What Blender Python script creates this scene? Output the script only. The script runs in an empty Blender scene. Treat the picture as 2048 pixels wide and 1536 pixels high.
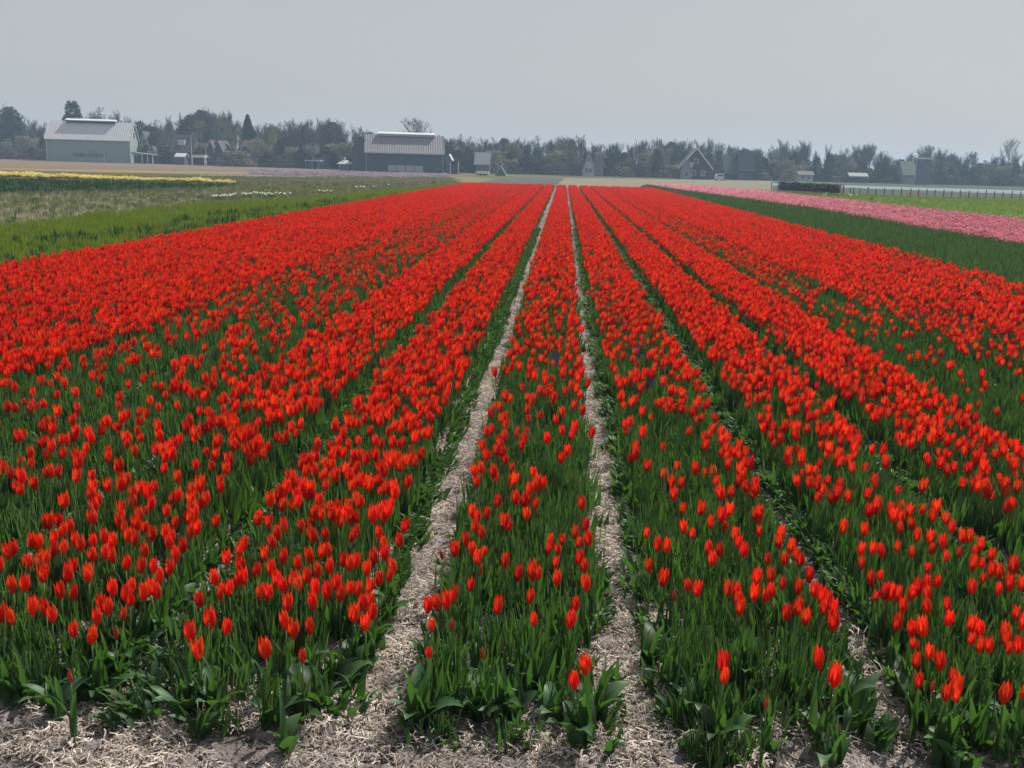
import bpy, math, random
import numpy as np
from mathutils import Vector, Matrix, noise
R = math.radians
random.seed(7); rng = np.random.default_rng(11)
C = bpy.context.scene.collection
sc = bpy.context.scene

# ------------------------------------------------------------------ camera
FPX, CAMH = 2100.0, 2.7
nrm = lambda v: v / np.linalg.norm(v)
yc = nrm(np.array([104., -437., FPX])); zc = nrm(np.cross(yc, np.array([1, .027, 0.])))
if zc[1] > 0: zc = -zc
xc = np.cross(yc, zc)
def ground_at(px, py, z=0.0):
    """world point at height z seen at photo pixel (px, py)"""
    d = np.array([px - 1024, py - 768, FPX]); w = np.array([d @ xc, d @ yc, d @ zc]); s = (z - CAMH) / w[2]
    return np.array([w[0] * s, w[1] * s, z])
def far_at(px, py, Y):
    """world point at distance Y seen at photo pixel (px, py)"""
    d = np.array([px - 1024, py - 768, FPX]); w = np.array([d @ xc, d @ yc, d @ zc]); s = Y / w[1]
    return np.array([w[0] * s, Y, CAMH + w[2] * s])
def to_px(X, Y, Z):
    X = np.asarray(X, float); Y = np.asarray(Y, float); Z = np.asarray(Z, float) - CAMH
    c = [X * xc[k] + Y * yc[k] + Z * zc[k] for k in range(3)]
    return 1024 + FPX * c[0] / c[2], 768 + FPX * c[1] / c[2], c[2]
cam = bpy.data.cameras.new('camera'); camo = bpy.data.objects.new('camera', cam); C.objects.link(camo)
cam.sensor_width = 36; cam.lens = FPX / 2048 * 36; cam.clip_start = .1; cam.clip_end = 6000
B = np.stack([xc, yc, zc])            # world <- camera(right, down, forward)
M = Matrix.Identity(4)
for i in range(3):
    M[i][0] = B[i][0]; M[i][1] = -B[i][1]; M[i][2] = -B[i][2]
M[2][3] = CAMH
camo.matrix_world = M
sc.camera = camo
HAZE = .0005

# ------------------------------------------------------------------ sky, sun, exposure
SUN_EL, SUN_AZ = 47, 33
w = bpy.data.worlds.new('World'); sc.world = w; w.use_nodes = True
nt = w.node_tree; nt.nodes.clear()
out = nt.nodes.new('ShaderNodeOutputWorld'); bg = nt.nodes.new('ShaderNodeBackground')
sky = nt.nodes.new('ShaderNodeTexSky'); sky.sky_type = 'NISHITA'; sky.sun_disc = False
sky.sun_elevation = R(SUN_EL); sky.sun_rotation = R(SUN_AZ); sky.air_density = 1.0; sky.dust_density = 3.0; sky.ozone_density = 2.0
mx = nt.nodes.new('ShaderNodeMix'); mx.data_type = 'RGBA'; mx.inputs[0].default_value = .90
nt.links.new(sky.outputs[0], mx.inputs[6])
# even grey veil of high thin cloud
nz = nt.nodes.new('ShaderNodeTexNoise'); nz.inputs['Scale'].default_value = 2.2; nz.inputs['Detail'].default_value = 4; nz.inputs['Distortion'].default_value = .6
gt = nt.nodes.new('ShaderNodeTexCoord'); mp = nt.nodes.new('ShaderNodeMapping'); mp.inputs['Scale'].default_value = (1, 1, 3.5)
vl = nt.nodes.new('ShaderNodeMix'); vl.data_type = 'RGBA'; vl.inputs[6].default_value = (3.50, 3.64, 3.86, 1); vl.inputs[7].default_value = (3.90, 4.00, 4.06, 1)
nt.links.new(gt.outputs['Generated'], mp.inputs[0]); nt.links.new(mp.outputs[0], nz.inputs['Vector']); nt.links.new(nz.outputs['Fac'], vl.inputs[0]); nt.links.new(vl.outputs[2], mx.inputs[7])
nt.links.new(mx.outputs[2], bg.inputs[0]); bg.inputs[1].default_value = .1
nt.links.new(bg.outputs[0], out.inputs[0])
sl = bpy.data.lights.new('sun', 'SUN'); sl.energy = 5.0; sl.angle = R(.6); sl.color = (1, .95, .87)
so = bpy.data.objects.new('sun', sl); C.objects.link(so)
tosun = Vector((math.sin(R(SUN_AZ)) * math.cos(R(SUN_EL)), math.cos(R(SUN_AZ)) * math.cos(R(SUN_EL)), math.sin(R(SUN_EL))))
so.rotation_euler = tosun.to_track_quat('Z', 'Y').to_euler(); so.location = (0, 0, 60)
vs = sc.view_settings; vs.view_transform = 'Standard'; vs.look = 'None'; vs.gamma = 1; vs.use_curve_mapping = False; vs.exposure = .4
cy = sc.cycles
cy.max_bounces = 6; cy.diffuse_bounces = 3; cy.glossy_bounces = 2; cy.transmission_bounces = 4; cy.volume_bounces = 1
cy.transparent_max_bounces = 8

# ------------------------------------------------------------------ materials
def mat(name, col, rough=.7, spec=.3, var=None, nscale=3., stretch=None, trans=0., tcol=None, hue=0., bump=0., bscale=40., coord='Object', vtint=0., hshift=None):
    """col: base; var: second colour mixed by noise; hue: per-object value change; trans: translucent share"""
    m = bpy.data.materials.new(name); m.use_nodes = True; t = m.node_tree; p = t.nodes['Principled BSDF']
    o = t.nodes['Material Output']
    p.inputs['Roughness'].default_value = rough; p.inputs['Specular IOR Level'].default_value = spec
    tc = t.nodes.new('ShaderNodeTexCoord')
    def rgb(c):
        n = t.nodes.new('ShaderNodeRGB'); n.outputs[0].default_value = (*c, 1); return n.outputs[0]
    c = rgb(col)
    if var:
        nz = t.nodes.new('ShaderNodeTexNoise'); nz.inputs['Scale'].default_value = nscale; nz.inputs['Detail'].default_value = 6
        nz.inputs['Roughness'].default_value = .65
        if stretch:
            mp = t.nodes.new('ShaderNodeMapping'); mp.inputs['Scale'].default_value = stretch
            t.links.new(tc.outputs[coord], mp.inputs[0]); t.links.new(mp.outputs[0], nz.inputs['Vector'])
        else: t.links.new(tc.outputs[coord], nz.inputs['Vector'])
        cr = t.nodes.new('ShaderNodeMapRange'); cr.inputs[1].default_value = .36; cr.inputs[2].default_value = .64
        t.links.new(nz.outputs['Fac'], cr.inputs[0])
        k = t.nodes.new('ShaderNodeMix'); k.data_type = 'RGBA'
        t.links.new(cr.outputs[0], k.inputs[0]); t.links.new(c, k.inputs[6]); t.links.new(rgb(var), k.inputs[7]); c = k.outputs[2]
    if hue or vtint:
        oi = t.nodes.new('ShaderNodeObjectInfo')
        mr = t.nodes.new('ShaderNodeMapRange'); mr.inputs[3].default_value = 1 - (hue or vtint); mr.inputs[4].default_value = 1 + (hue or vtint)
        t.links.new(oi.outputs['Random'], mr.inputs[0])
        hs = t.nodes.new('ShaderNodeHueSaturation'); t.links.new(c, hs.inputs['Color']); t.links.new(mr.outputs[0], hs.inputs['Value'])
        if hue:
            mh = t.nodes.new('ShaderNodeMapRange'); hs_ = hue * .035; mh.inputs[3].default_value = .5 - (.2 * hshift if hshift else hs_); mh.inputs[4].default_value = .5 + (hshift or hs_)
            mm = t.nodes.new('ShaderNodeMath'); mm.operation = 'MULTIPLY'; mm.inputs[1].default_value = 7.3
            fr = t.nodes.new('ShaderNodeMath'); fr.operation = 'FRACT'
            t.links.new(oi.outputs['Random'], mm.inputs[0]); t.links.new(mm.outputs[0], fr.inputs[0]); t.links.new(fr.outputs[0], mh.inputs[0])
            t.links.new(mh.outputs[0], hs.inputs['Hue'])
        c = hs.outputs[0]
    t.links.new(c, p.inputs['Base Color'])
    if bump:
        nz = t.nodes.new('ShaderNodeTexNoise'); nz.inputs['Scale'].default_value = bscale; nz.inputs['Detail'].default_value = 5
        t.links.new(tc.outputs[coord], nz.inputs['Vector'])
        b = t.nodes.new('ShaderNodeBump'); b.inputs['Strength'].default_value = min(1, bump); b.inputs['Distance'].default_value = 1.2 / bscale
        t.links.new(nz.outputs['Fac'], b.inputs['Height']); t.links.new(b.outputs[0], p.inputs['Normal'])
    if trans:
        tr = t.nodes.new('ShaderNodeBsdfTranslucent')
        if tcol: t.links.new(rgb(tcol), tr.inputs[0])
        else: t.links.new(c, tr.inputs[0])
        ms = t.nodes.new('ShaderNodeMixShader'); ms.inputs[0].default_value = trans
        t.links.new(p.outputs[0], ms.inputs[1]); t.links.new(tr.outputs[0], ms.inputs[2]); t.links.new(ms.outputs[0], o.inputs[0])
    return m
MT = {}
MT['petal'] = mat('petal_red', (.54, .007, .004), .45, .3, var=(.86, .042, .014), nscale=14, stretch=(9, 9, 1.2), trans=.5, hue=.24, hshift=.006)
MT['petal_dark'] = mat('petal_bud', (.42, .05, .025), .5, .25, trans=.3, hue=.2)
MT['stem'] = mat('stem_green', (.13, .24, .07), .5, .35, trans=.25, hue=.3)
MT['leaf'] = mat('leaf_green', (.028, .068, .018), .5, .3, var=(.06, .13, .06), nscale=9, trans=.38, tcol=(.07, .18, .02), hue=.5)
MT['leaf_broad'] = mat('leaf_broad_green', (.03, .078, .018), .52, .3, var=(.06, .13, .06), nscale=9, trans=.36, tcol=(.07, .18, .02), hue=.4)
MT['leaf_plain'] = mat('leaf_far_green', (.045, .095, .032), .6, .25, trans=.35, tcol=(.08, .16, .035), hue=.35)
MT['grass'] = mat('grass_green', (.135, .19, .02), .6, .25, trans=.4, tcol=(.17, .24, .02), hue=.55)
MT['crop'] = mat('crop_green', (.022, .075, .028), .6, .25, trans=.25, hue=.3)
MT['drygrass'] = mat('dry_grass', (.22, .22, .12), .8, .2, trans=.2, hue=.4)
MT['pink'] = mat('petal_pink', (.84, .32, .39), .5, .25, trans=.4, hue=.2)
MT['yellow'] = mat('petal_yellow', (.78, .68, .18), .5, .25, trans=.4, hue=.12)
MT['lilac'] = mat('petal_lilac', (.34, .26, .34), .6, .2, trans=.3, hue=.2)
MT['violet'] = mat('petal_violet', (.07, .04, .25), .6, .2, trans=.3, hue=.2)
MT['whitefl'] = mat('petal_white', (.8, .8, .68), .5, .25, trans=.3, hue=.05)
MT['straw'] = mat('straw', (.66, .58, .51), .7, .3, trans=.12, vtint=.3, var=(.24, .19, .15), nscale=14)
MT['soil'] = mat('soil', (.085, .072, .066), .95, 0., var=(.27, .24, .235), nscale=3.2, bump=1., bscale=45)
MT['bark'] = mat('bark', (.07, .07, .065), .9, .1, vtint=.3)
MT['twig'] = mat('twig', (.085, .083, .078), .9, .1, vtint=.35)
MT['conifer'] = mat('conifer_green', (.022, .042, .025), .8, .1, vtint=.3)
MT['evergreen'] = mat('evergreen', (.035, .06, .028), .8, .1, vtint=.35)
MT['willow'] = mat('willow_green', (.22, .25, .06), .7, .2, trans=.2, vtint=.2)
MT['budding'] = mat('budding_green', (.12, .13, .06), .8, .2, trans=.2, vtint=.3)
MT['shrub'] = mat('shrub_grey', (.26, .25, .17), .9, .1, vtint=.3)

# ------------------------------------------------------------------ mesh helpers
class MB:
    def __init__(s): s.v = []; s.f = []; s.m = []
    def add(s, V, Fc, mi=0):
        o = len(s.v); s.v.extend([tuple(map(float, p)) for p in V]); s.f.extend([tuple(o + i for i in q) for q in Fc]); s.m.extend([mi] * len(Fc))
    def box(s, x0, x1, y0, y1, z0, z1, mi=0):
        V = [(x, y, z) for z in (z0, z1) for y in (y0, y1) for x in (x0, x1)]
        s.add(V, [(0, 2, 3, 1), (4, 5, 7, 6), (0, 1, 5, 4), (2, 6, 7, 3), (0, 4, 6, 2), (1, 3, 7, 5)], mi)
    def prism(s, poly, axis, a, b, mi=0):
        """poly of (u,z) extruded along axis 'x' or 'y' from a to b"""
        n = len(poly)
        V = [((a, u, z) if axis == 'x' else (u, a, z)) for u, z in poly] + [((b, u, z) if axis == 'x' else (u, b, z)) for u, z in poly]
        s.add(V, [tuple(range(n))[::-1], tuple(range(n, 2 * n))] + [(i, (i + 1) % n, n + (i + 1) % n, n + i) for i in range(n)], mi)
    def tube(s, P, r, n=5, mi=0, cap=True):
        P = [Vector(p) for p in P]; k = len(P); V = []
        rr = r if isinstance(r, (list, tuple)) else [r] * k
        for i, p in enumerate(P):
            d = (P[min(i + 1, k - 1)] - P[max(i - 1, 0)]).normalized()
            a = d.cross(Vector((0, 0, 1)) if abs(d.z) < .9 else Vector((1, 0, 0))).normalized(); b = d.cross(a)
            for j in range(n):
                t = 2 * math.pi * j / n; V.append(p + (a * math.cos(t) + b * math.sin(t)) * rr[i])
        Fc = [(i * n + j, i * n + (j + 1) % n, (i + 1) * n + (j + 1) % n, (i + 1) * n + j) for i in range(k - 1) for j in range(n)]
        if cap: Fc += [tuple(range(n))[::-1], tuple(range((k - 1) * n, k * n))]
        s.add(V, Fc, mi)
    def mesh(s, name, mats, smooth=False):
        me = bpy.data.meshes.new(name); me.from_pydata(s.v, [], s.f); me.update()
        for m in (mats if isinstance(mats, (list, tuple)) else [mats]): me.materials.append(m)
        if len(me.polygons):
            me.polygons.foreach_set('material_index', s.m)
            me.polygons.foreach_set('use_smooth', [smooth] * len(me.polygons))
        return me
def link(name, me, parent=None, loc=None, rot=None, scale=None):
    o = bpy.data.objects.new(name, me); C.objects.link(o)
    if parent: o.parent = parent
    if loc is not None: o.location = tuple(map(float, loc))
    if rot is not None: o.rotation_euler = rot
    if scale is not None: o.scale = scale if isinstance(scale, tuple) else (scale,) * 3
    return o
def tag(o, label=None, cat=None, group=None, kind=None):
    if label: o['label'] = label
    if cat: o['category'] = cat
    if group: o['group'] = group
    if kind: o['kind'] = kind
    return o
def part(name, mb, m, parent, label=None, smooth=False):
    o = link(name, mb.mesh(name, m, smooth), parent)
    if label: o['label'] = label
    return o
def thing(name, label, cat, loc=(0, 0, 0), rz=0., group=None, scale=None):
    return tag(link(name, None, None, loc, (0, 0, rz), scale), label, cat, group)
def copy_tree(o, parent=None):
    c = o.copy(); C.objects.link(c); c.parent = parent
    for ch in o.children: copy_tree(ch, c)
    return c

def scatter(name, sources, pts, rot, scl, idx=None, kind='stuff', label=None, parent=None):
    """one object whose vertices carry copies of the source meshes (geometry nodes)"""
    n = len(pts)
    me = bpy.data.meshes.new(name); me.vertices.add(n); me.vertices.foreach_set('co', np.asarray(pts, np.float32).ravel())
    a = me.attributes.new('rot', 'FLOAT_VECTOR', 'POINT'); a.data.foreach_set('vector', np.asarray(rot, np.float32).ravel())
    a = me.attributes.new('scl', 'FLOAT_VECTOR', 'POINT')
    scl = np.asarray(scl, np.float32)
    if scl.ndim == 1: scl = np.repeat(scl[:, None], 3, 1)
    a.data.foreach_set('vector', scl.ravel())
    if idx is None: idx = rng.integers(0, len(sources), n)
    a = me.attributes.new('idx', 'INT', 'POINT'); a.data.foreach_set('value', np.asarray(idx, np.int32))
    o = link(name, me, parent)
    col = bpy.data.collections.new(name + '_kinds')
    for i, s in enumerate(sources):
        q = bpy.data.objects.new('%02d_%s' % (i, name), s); col.objects.link(q)
    g = bpy.data.node_groups.new(name, 'GeometryNodeTree')
    g.interface.new_socket('Geometry', in_out='INPUT', socket_type='NodeSocketGeometry')
    g.interface.new_socket('Geometry', in_out='OUTPUT', socket_type='NodeSocketGeometry')
    N = g.nodes.new; gi = N('NodeGroupInput'); go = N('NodeGroupOutput'); ip = N('GeometryNodeInstanceOnPoints'); ci = N('GeometryNodeCollectionInfo')
    ci.inputs['Collection'].default_value = col; ci.inputs['Separate Children'].default_value = True; ci.inputs['Reset Children'].default_value = True
    def attr(nm, ty):
        k = N('GeometryNodeInputNamedAttribute'); k.data_type = ty; k.inputs['Name'].default_value = nm; return k.outputs['Attribute']
    L = g.links.new
    L(gi.outputs[0], ip.inputs['Points']); L(ci.outputs[0], ip.inputs['Instance']); ip.inputs['Pick Instance'].default_value = True
    L(attr('idx', 'INT'), ip.inputs['Instance Index'])
    er = N('FunctionNodeEulerToRotation'); L(attr('rot', 'FLOAT_VECTOR'), er.inputs[0]); L(er.outputs[0], ip.inputs['Rotation'])
    L(attr('scl', 'FLOAT_VECTOR'), ip.inputs['Scale']); L(ip.outputs[0], go.inputs[0])
    md = o.modifiers.new('scatter', 'NODES'); md.node_group = g
    tag(o, label, None, None, kind)
    return o
def rrot(n, tilt=.12):
    r = np.zeros((n, 3)); r[:, 0] = rng.normal(0, tilt, n); r[:, 1] = rng.normal(0, tilt, n); r[:, 2] = rng.uniform(0, 6.283, n); return r

def noise2(x, y, s, seed=0.):
    return np.array([noise.noise(Vector((a * s + seed, b * s, seed))) for a, b in zip(x, y)])

# ------------------------------------------------------------------ ground
def soil_height(x, y):
    z = .016 * noise.noise(Vector((x * 6, y * 6, 3))) + .013 * noise.noise(Vector((x * 19, y * 19, 1))) + .016 * noise.noise(Vector((x * 2.3, y * 2.3, 5)))
    return z
# far ground sheet, and a finely modelled sheet of soil at the near end of the beds
mb = MB()
mb.add([(-1500, -60, -.06), (1500, -60, -.06), (1500, 1800, -.06), (-1500, 1800, -.06)], [(0, 1, 2, 3)])
g = link('ground', mb.mesh('ground', mat('ground_far', (.09, .10, .05), .95, 0., var=(.14, .13, .08), nscale=.05, coord='Object')))
tag(g, 'flat farmland running to the trees', kind='structure')
mb = MB(); nx, ny = 190, 150
xs = np.linspace(-3.6, 3.8, nx); ys = np.concatenate([np.linspace(1.5, 8, 120), np.linspace(8.2, 14, 30)])
V = [(x, y, soil_height(x, y)) for y in ys for x in xs]
mb.add(V, [(j * nx + i, j * nx + i + 1, (j + 1) * nx + i + 1, (j + 1) * nx + i) for j in range(ny - 1) for i in range(nx - 1)])
tag(link('soil_surface', mb.mesh('soil_surface', MT['soil'], True)), 'crumbly grey soil at the near end of the tulip beds', kind='structure')
mb = MB()
mb.add([(-16, -8, -.03), (14, -8, -.03), (14, 134, -.03), (-16, 134, -.03)], [(0, 1, 2, 3)])
tag(link('soil', mb.mesh('soil', MT['soil'])), 'sandy soil under the tulip field', kind='structure')

# ------------------------------------------------------------------ plant shapes
def blade(mb, base, az, L, W, lean0, lean1, fold=.25, seg=5, mi=0, twist=0.):
    """pointed leaf growing from base; lean = angle from vertical at foot and at tip"""
    p = Vector(base); h = Vector((math.cos(az), math.sin(az), 0)); s0 = Vector((-math.sin(az), math.cos(az), 0)); V = []
    for i in range(seg + 1):
        t = i / seg; a = lean0 + (lean1 - lean0) * t ** 1.5
        d = Vector((0, 0, 1)) * math.cos(a) + h * math.sin(a); nrmv = h * math.cos(a) - Vector((0, 0, 1)) * math.sin(a)
        s = (s0 * math.cos(twist * t) + nrmv * math.sin(twist * t))
        wd = W * .5 * max(.04, (math.sin(math.pi * min(1, (t * .86 + .14)) ** .8)) ** .75)
        wob = .12 * W * math.sin(t * 9 + az)
        V += [p - s * wd - nrmv * (fold * wd + wob * .5), p + Vector((0, 0, 0)), p + s * wd - nrmv * (fold * wd - wob * .5)]
        p = p + d * (L / seg)
    mb.add(V, [q for i in range(seg) for q in ((3 * i, 3 * i + 1, 3 * i + 4, 3 * i + 3), (3 * i + 1, 3 * i + 2, 3 * i + 5, 3 * i + 4))], mi)

def blossom(mb, z0, Hh=.1, Rr=.024, openf=0., seed=0, seg=5, mi=0, cols=4, c=(0, 0)):
    rd = random.Random(seed); ph = rd.uniform(0, 6)
    for k in range(6):
        inner = k % 2; a0 = ph + k * math.pi / 3 + rd.uniform(-.08, .08); hh = Hh * rd.uniform(.9, 1.05) * (1 if inner else .97)
        kr = Rr * (1 if not inner else .88) * rd.uniform(.93, 1.07); V = []
        for i in range(seg + 1):
            t = i / seg
            r = kr * (.30 + .70 * math.sin(min(1, t / .42) * math.pi / 2)) if t < .42 else kr * (1 - (.34 - openf * .9) * ((t - .42) / .58) ** 1.8)
            wd = .68 * (math.sin(math.pi * (.16 + .84 * (1 - (1 - t)) * .97)) ** .55 if t < 1 else .0) if t > .45 else .62 + .1 * t
            if t == 1: wd = .05
            for j in range(cols):
                u = -1 + 2 * j / (cols - 1); a = a0 + u * wd
                rr = r * (1 - .10 * abs(u) ** 2) + .0012 * math.sin(7 * t + k)
                V.append((c[0] + rr * math.cos(a), c[1] + rr * math.sin(a), z0 + hh * t - .10 * hh * abs(u) ** 1.6 * (t > .5) * t))
        mb.add(V, [(i * cols + j, i * cols + j + 1, (i + 1) * cols + j + 1, (i + 1) * cols + j) for i in range(seg) for j in range(cols - 1)], mi)

# blossoms, stems and leaves shared by all tulips (several of each)
FL = []   # (mesh) with the blossom's foot at the origin
for k in range(8):
    mb = MB(); blossom(mb, 0, .108 + .016 * random.random(), .0265 + .005 * random.random(), openf=[0, .05, .18, -.1, .12, .45, 0, -.12][k], seed=k); FL.append(mb.mesh('blossom', MT['petal'], True))
BUD = []
for k in range(3):
    mb = MB(); blossom(mb, 0, .075, .0125, openf=-.3, seed=40 + k, seg=4, cols=3); BUD.append(mb.mesh('bud', MT['petal_dark'], True))
STEM_H = .30
ST = []
for k in range(4):
    mb = MB(); a = random.uniform(0, 6); b = .018 * random.random()
    mb.tube([(b * math.sin(3.14 * t) * math.cos(a), b * math.sin(3.14 * t) * math.sin(a), (STEM_H + .004) * t) for t in (0, .25, .5, .75, 1)], [.0048, .0045, .0042, .004, .0038], 5); ST.append(mb.mesh('stem', MT['stem'], True))
LF = []
for k in range(8):
    mb = MB(); blade(mb, (0, 0, 0), 0, random.uniform(.2, .3), random.uniform(.022, .04), .08, random.uniform(.25, .95), fold=.5, seg=6, twist=random.uniform(-.8, .8)); LF.append(mb.mesh('leaf', MT['leaf'], True))
LB = []
for k in range(8):
    mb = MB(); blade(mb, (0, 0, 0), 0, random.uniform(.17, .27), random.uniform(.055, .085), random.uniform(.2, .5), random.uniform(1.1, 2.3), fold=.35, seg=8, twist=random.uniform(-.5, .5)); LB.append(mb.mesh('leaf', MT['leaf_broad'], True))
# whole flowering plant joined (for the uncountable rest of the field)
FP = []
for k in range(10):
    mb = MB(); hh = random.uniform(.26, .325); l = random.uniform(0, .02); az = random.uniform(0, 6)
    tx, ty = l * math.cos(az), l * math.sin(az)
    mb.tube([(0, 0, .06), (tx * .4, ty * .4, hh * .6), (tx, ty, hh)], .0042, 3, 1, cap=False)
    b2 = MB(); blossom(mb, hh - .004, .104 + .02 * random.random(), .028 + .007 * random.random(), openf=random.choice([0, 0, .12, .3, -.1, .55]), seed=90 + k, seg=4, cols=3, mi=0, c=(tx, ty))
    for j in range(2): blade(mb, (0, 0, .02), random.uniform(0, 6), random.uniform(.18, .27), random.uniform(.018, .03), .1, random.uniform(.2, .7), seg=3, mi=2)
    FP.append(mb.mesh('tulip_plant_mesh', [MT['petal'], MT['stem'], MT['leaf']], True))
# leaf clump: upright narrow blades and bare stems over a patch
FC = []
for k in range(10):
    mb = MB()
    for j in range(9):
        x, y = random.gauss(0, .05), random.gauss(0, .05)
        blade(mb, (x, y, 0), random.uniform(0, 6.28), random.uniform(.17, .33), random.uniform(.014, .031), random.uniform(-.1, .15), random.uniform(.1, .75), fold=.4, seg=4, mi=0, twist=random.uniform(-1.2, 1.2))
    for j in range(3):
        x, y = random.gauss(0, .05), random.gauss(0, .05)
        blade(mb, (x, y, 0), random.uniform(0, 6.28), random.uniform(.14, .22), random.uniform(.035, .055), random.uniform(.1, .3), random.uniform(.6, 1.4), fold=.4, seg=4, mi=1)
    for j in range(8):
        x, y = random.gauss(0, .05), random.gauss(0, .05)
        mb.tube([(x, y, 0), (x + random.gauss(0, .015), y + random.gauss(0, .015), random.uniform(.22, .32))], .003, 3, 2, cap=False)
    FC.append(mb.mesh('leaf_clump', [MT['leaf'], MT['leaf_broad'], MT['stem']], True))
# floppy broad leaves of the bed edges: leaves lean along +x
FE = []
for k in range(8):
    mb = MB()
    for j in range(6):
        x, y = random.gauss(0, .03), random.gauss(0, .06)
        blade(mb, (x, y, 0), random.gauss(0, 1.1), random.uniform(.12, .24), random.uniform(.03, .06), random.uniform(.05, .4), random.uniform(.7, 2.2), fold=.4, seg=5, mi=0, twist=random.uniform(-.6, .6))
    FE.append(mb.mesh('edge_clump', [MT['leaf_broad']], True))
SW = []
for k in range(8):
    mb = MB()
    for j in range(190):
        x, y = random.uniform(-.15, .15), random.uniform(-.15, .15); a = random.uniform(0, 6.28); L = random.uniform(.018, .062) * (1.5 if random.random() < .08 else 1); wd = random.uniform(.0011, .0026)
        z = random.uniform(.0, .03); dz = random.gauss(0, .3) * L; ca, sa = math.cos(a), math.sin(a); bend = random.gauss(0, .12) * L
        P = [(x - ca * L / 2, y - sa * L / 2, z), (x - sa * bend, y + ca * bend, z + dz * .5 + .004), (x + ca * L / 2, y + sa * L / 2, max(.002, z + dz))]
        V = []
        for p in P: V += [(p[0] - sa * wd, p[1] + ca * wd, p[2]), (p[0] + sa * wd, p[1] - ca * wd, p[2] + wd)]
        mb.add(V, [(0, 1, 3, 2), (2, 3, 5, 4)])
    SW.append(mb.mesh('straw_clump', MT['straw']))

# ------------------------------------------------------------------ the tulip beds
# (x0, x1, key) of each bed; the straw paths lie between
BEDS = [(-.68, .33, 'C'), (.60, 1.62, 'R1'), (1.92, 2.90, 'R2'), (3.14, 4.22, 'R3'), (4.42, 5.5, 'R4'), (5.62, 6.85, 'R5'), (6.95, 8.2, 'R6'), (8.3, 9.45, 'R7'), (9.6, 10.55, 'R8'),
        (-2.02, -1.06, 'L1'), (-3.38, -2.26, 'L2'), (-4.6, -3.5, 'L3'), (-5.75, -4.7, 'L4'), (-7.0, -5.85, 'L5'), (-8.2, -7.08, 'L6'), (-9.4, -8.28, 'L7'), (-10.6, -9.48, 'L8'), (-11.7, -10.68, 'L9')]
FIELD_END = 128.
def front_y(x):     # ragged near end of the beds
    return 4.52 + .12 * math.sin(x * 5.1 + 1) + .08 * math.sin(x * 13.)
def dens(key, x, y, u):
    """blooms per square metre; u = 0..1 across the bed"""
    far = min(1, max(0, (y - 8) / 20)); vf = min(1, max(0, (y - 25) / 40))
    edge = max(0, 1 - min(u, 1 - u) / .12)
    if key == 'C': d = 14 + 48 * far + 14 * vf + 45 * max(0, (u - .82) / .18) * min(1, y / 9)
    elif key == 'R1': d = 18 + 44 * far + 14 * vf + 50 * max(0, (u - .8) / .2)
    elif key == 'R2': d = 22 + 54 * min(1, max(0, (y - 6) / 9)) + 6 * vf
    elif key == 'R3': d = 30 + 54 * min(1, max(0, (y - 6) / 7)) + 30 * max(0, (u - .75) / .25)
    elif key == 'R4': d = 9 + 12 * min(1, max(0, (y - 14) / 12)) + 16 * vf
    elif key == 'R5': d = 34 + 40 * min(1, max(0, (y - 18) / 8)) + 10 * vf
    elif key in ('R6', 'R7'): d = 74 + 6 * vf
    elif key == 'R8': d = 42 + 26 * vf
    elif key == 'L1': d = 62 + 22 * far
    elif key == 'L2': d = 54 + 28 * far
    elif key == 'L3': d = 20 + 6 * far + 12 * vf
    elif key == 'L4': d = 22 + 4 * far + 12 * vf
    else: d = 94
    return d
# points, jittered rows
def bed_points(x0, x1, y0, y1, density, key):
    n = int((x1 - x0) * (y1 - y0) * density)
    return rng.uniform(x0, x1, n), rng.uniform(y0, y1, n)
bx, by, keyi = [], [], []
for x0, x1, key in BEDS:
    X, Y = bed_points(x0 + .03, x1 - .03, 4.3, FIELD_END, 105, key)
    nz = noise2(X, Y, .9, 7.) + .6 * noise2(X, Y, 3.1, 2.)
    for x, y, r, q in zip(X, Y, rng.random(len(X)), nz):
        if y < front_y(x) + .25: continue
        if r < dens(key, x, y, (x - x0) / (x1 - x0)) * (1 + .75 * q) / 105: bx.append(x); by.append(y)
bx = np.array(bx); by = np.array(by)
px, py, dep = to_px(bx, by, np.full(len(bx), .35))
near = (py > 1050) & (px > -12) & (px < 2060)      # this stretch is filled by the single tulips
keep = (~near) & (px > -500) & (px < 2548) & (py < 2000)
bx, by = bx[keep], by[keep]
n = len(bx); print('blooms', n)
sc_ = rng.normal(1.0, .09, n)
lean = rrot(n, .09)
scatter('tulip_field', FP, np.stack([bx, by, np.zeros(n)], 1), lean, sc_, label='thousands of red tulips in long rows reaching to the far trees')
# leaves of the beds
px_, py_ = [], []
for x0, x1, key in BEDS:
    for (a, b, dn) in ((4.4, 22, 62), (22, 60, 34), (60, FIELD_END, 17)):
        X, Y = bed_points(x0 + .07, x1 - .07, a, b, dn, key); px_.append(X); py_.append(Y)
X = np.concatenate(px_); Y = np.concatenate(py_)
fy = np.array([front_y(x) for x in X]); a, b, _ = to_px(X, Y, np.full(len(X), .1))
k = (Y > fy + .22 * rng.random(len(X))) & (a > -500) & (a < 2548); X, Y = X[k], Y[k]; n = len(X)
s = rng.normal(1, .12, n) * np.where(Y > 22, 1.1, 1.); ramp = np.clip((Y - np.array([front_y(x) for x in X])) / .5, .5, 1)
scatter('tulip_leaves', FC, np.stack([X, Y, np.zeros(n)], 1), rrot(n, .1), np.stack([s * (.7 + .3 * ramp), s * (.7 + .3 * ramp), s * ramp], 1), label='dense upright green tulip leaves filling the beds')
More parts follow.
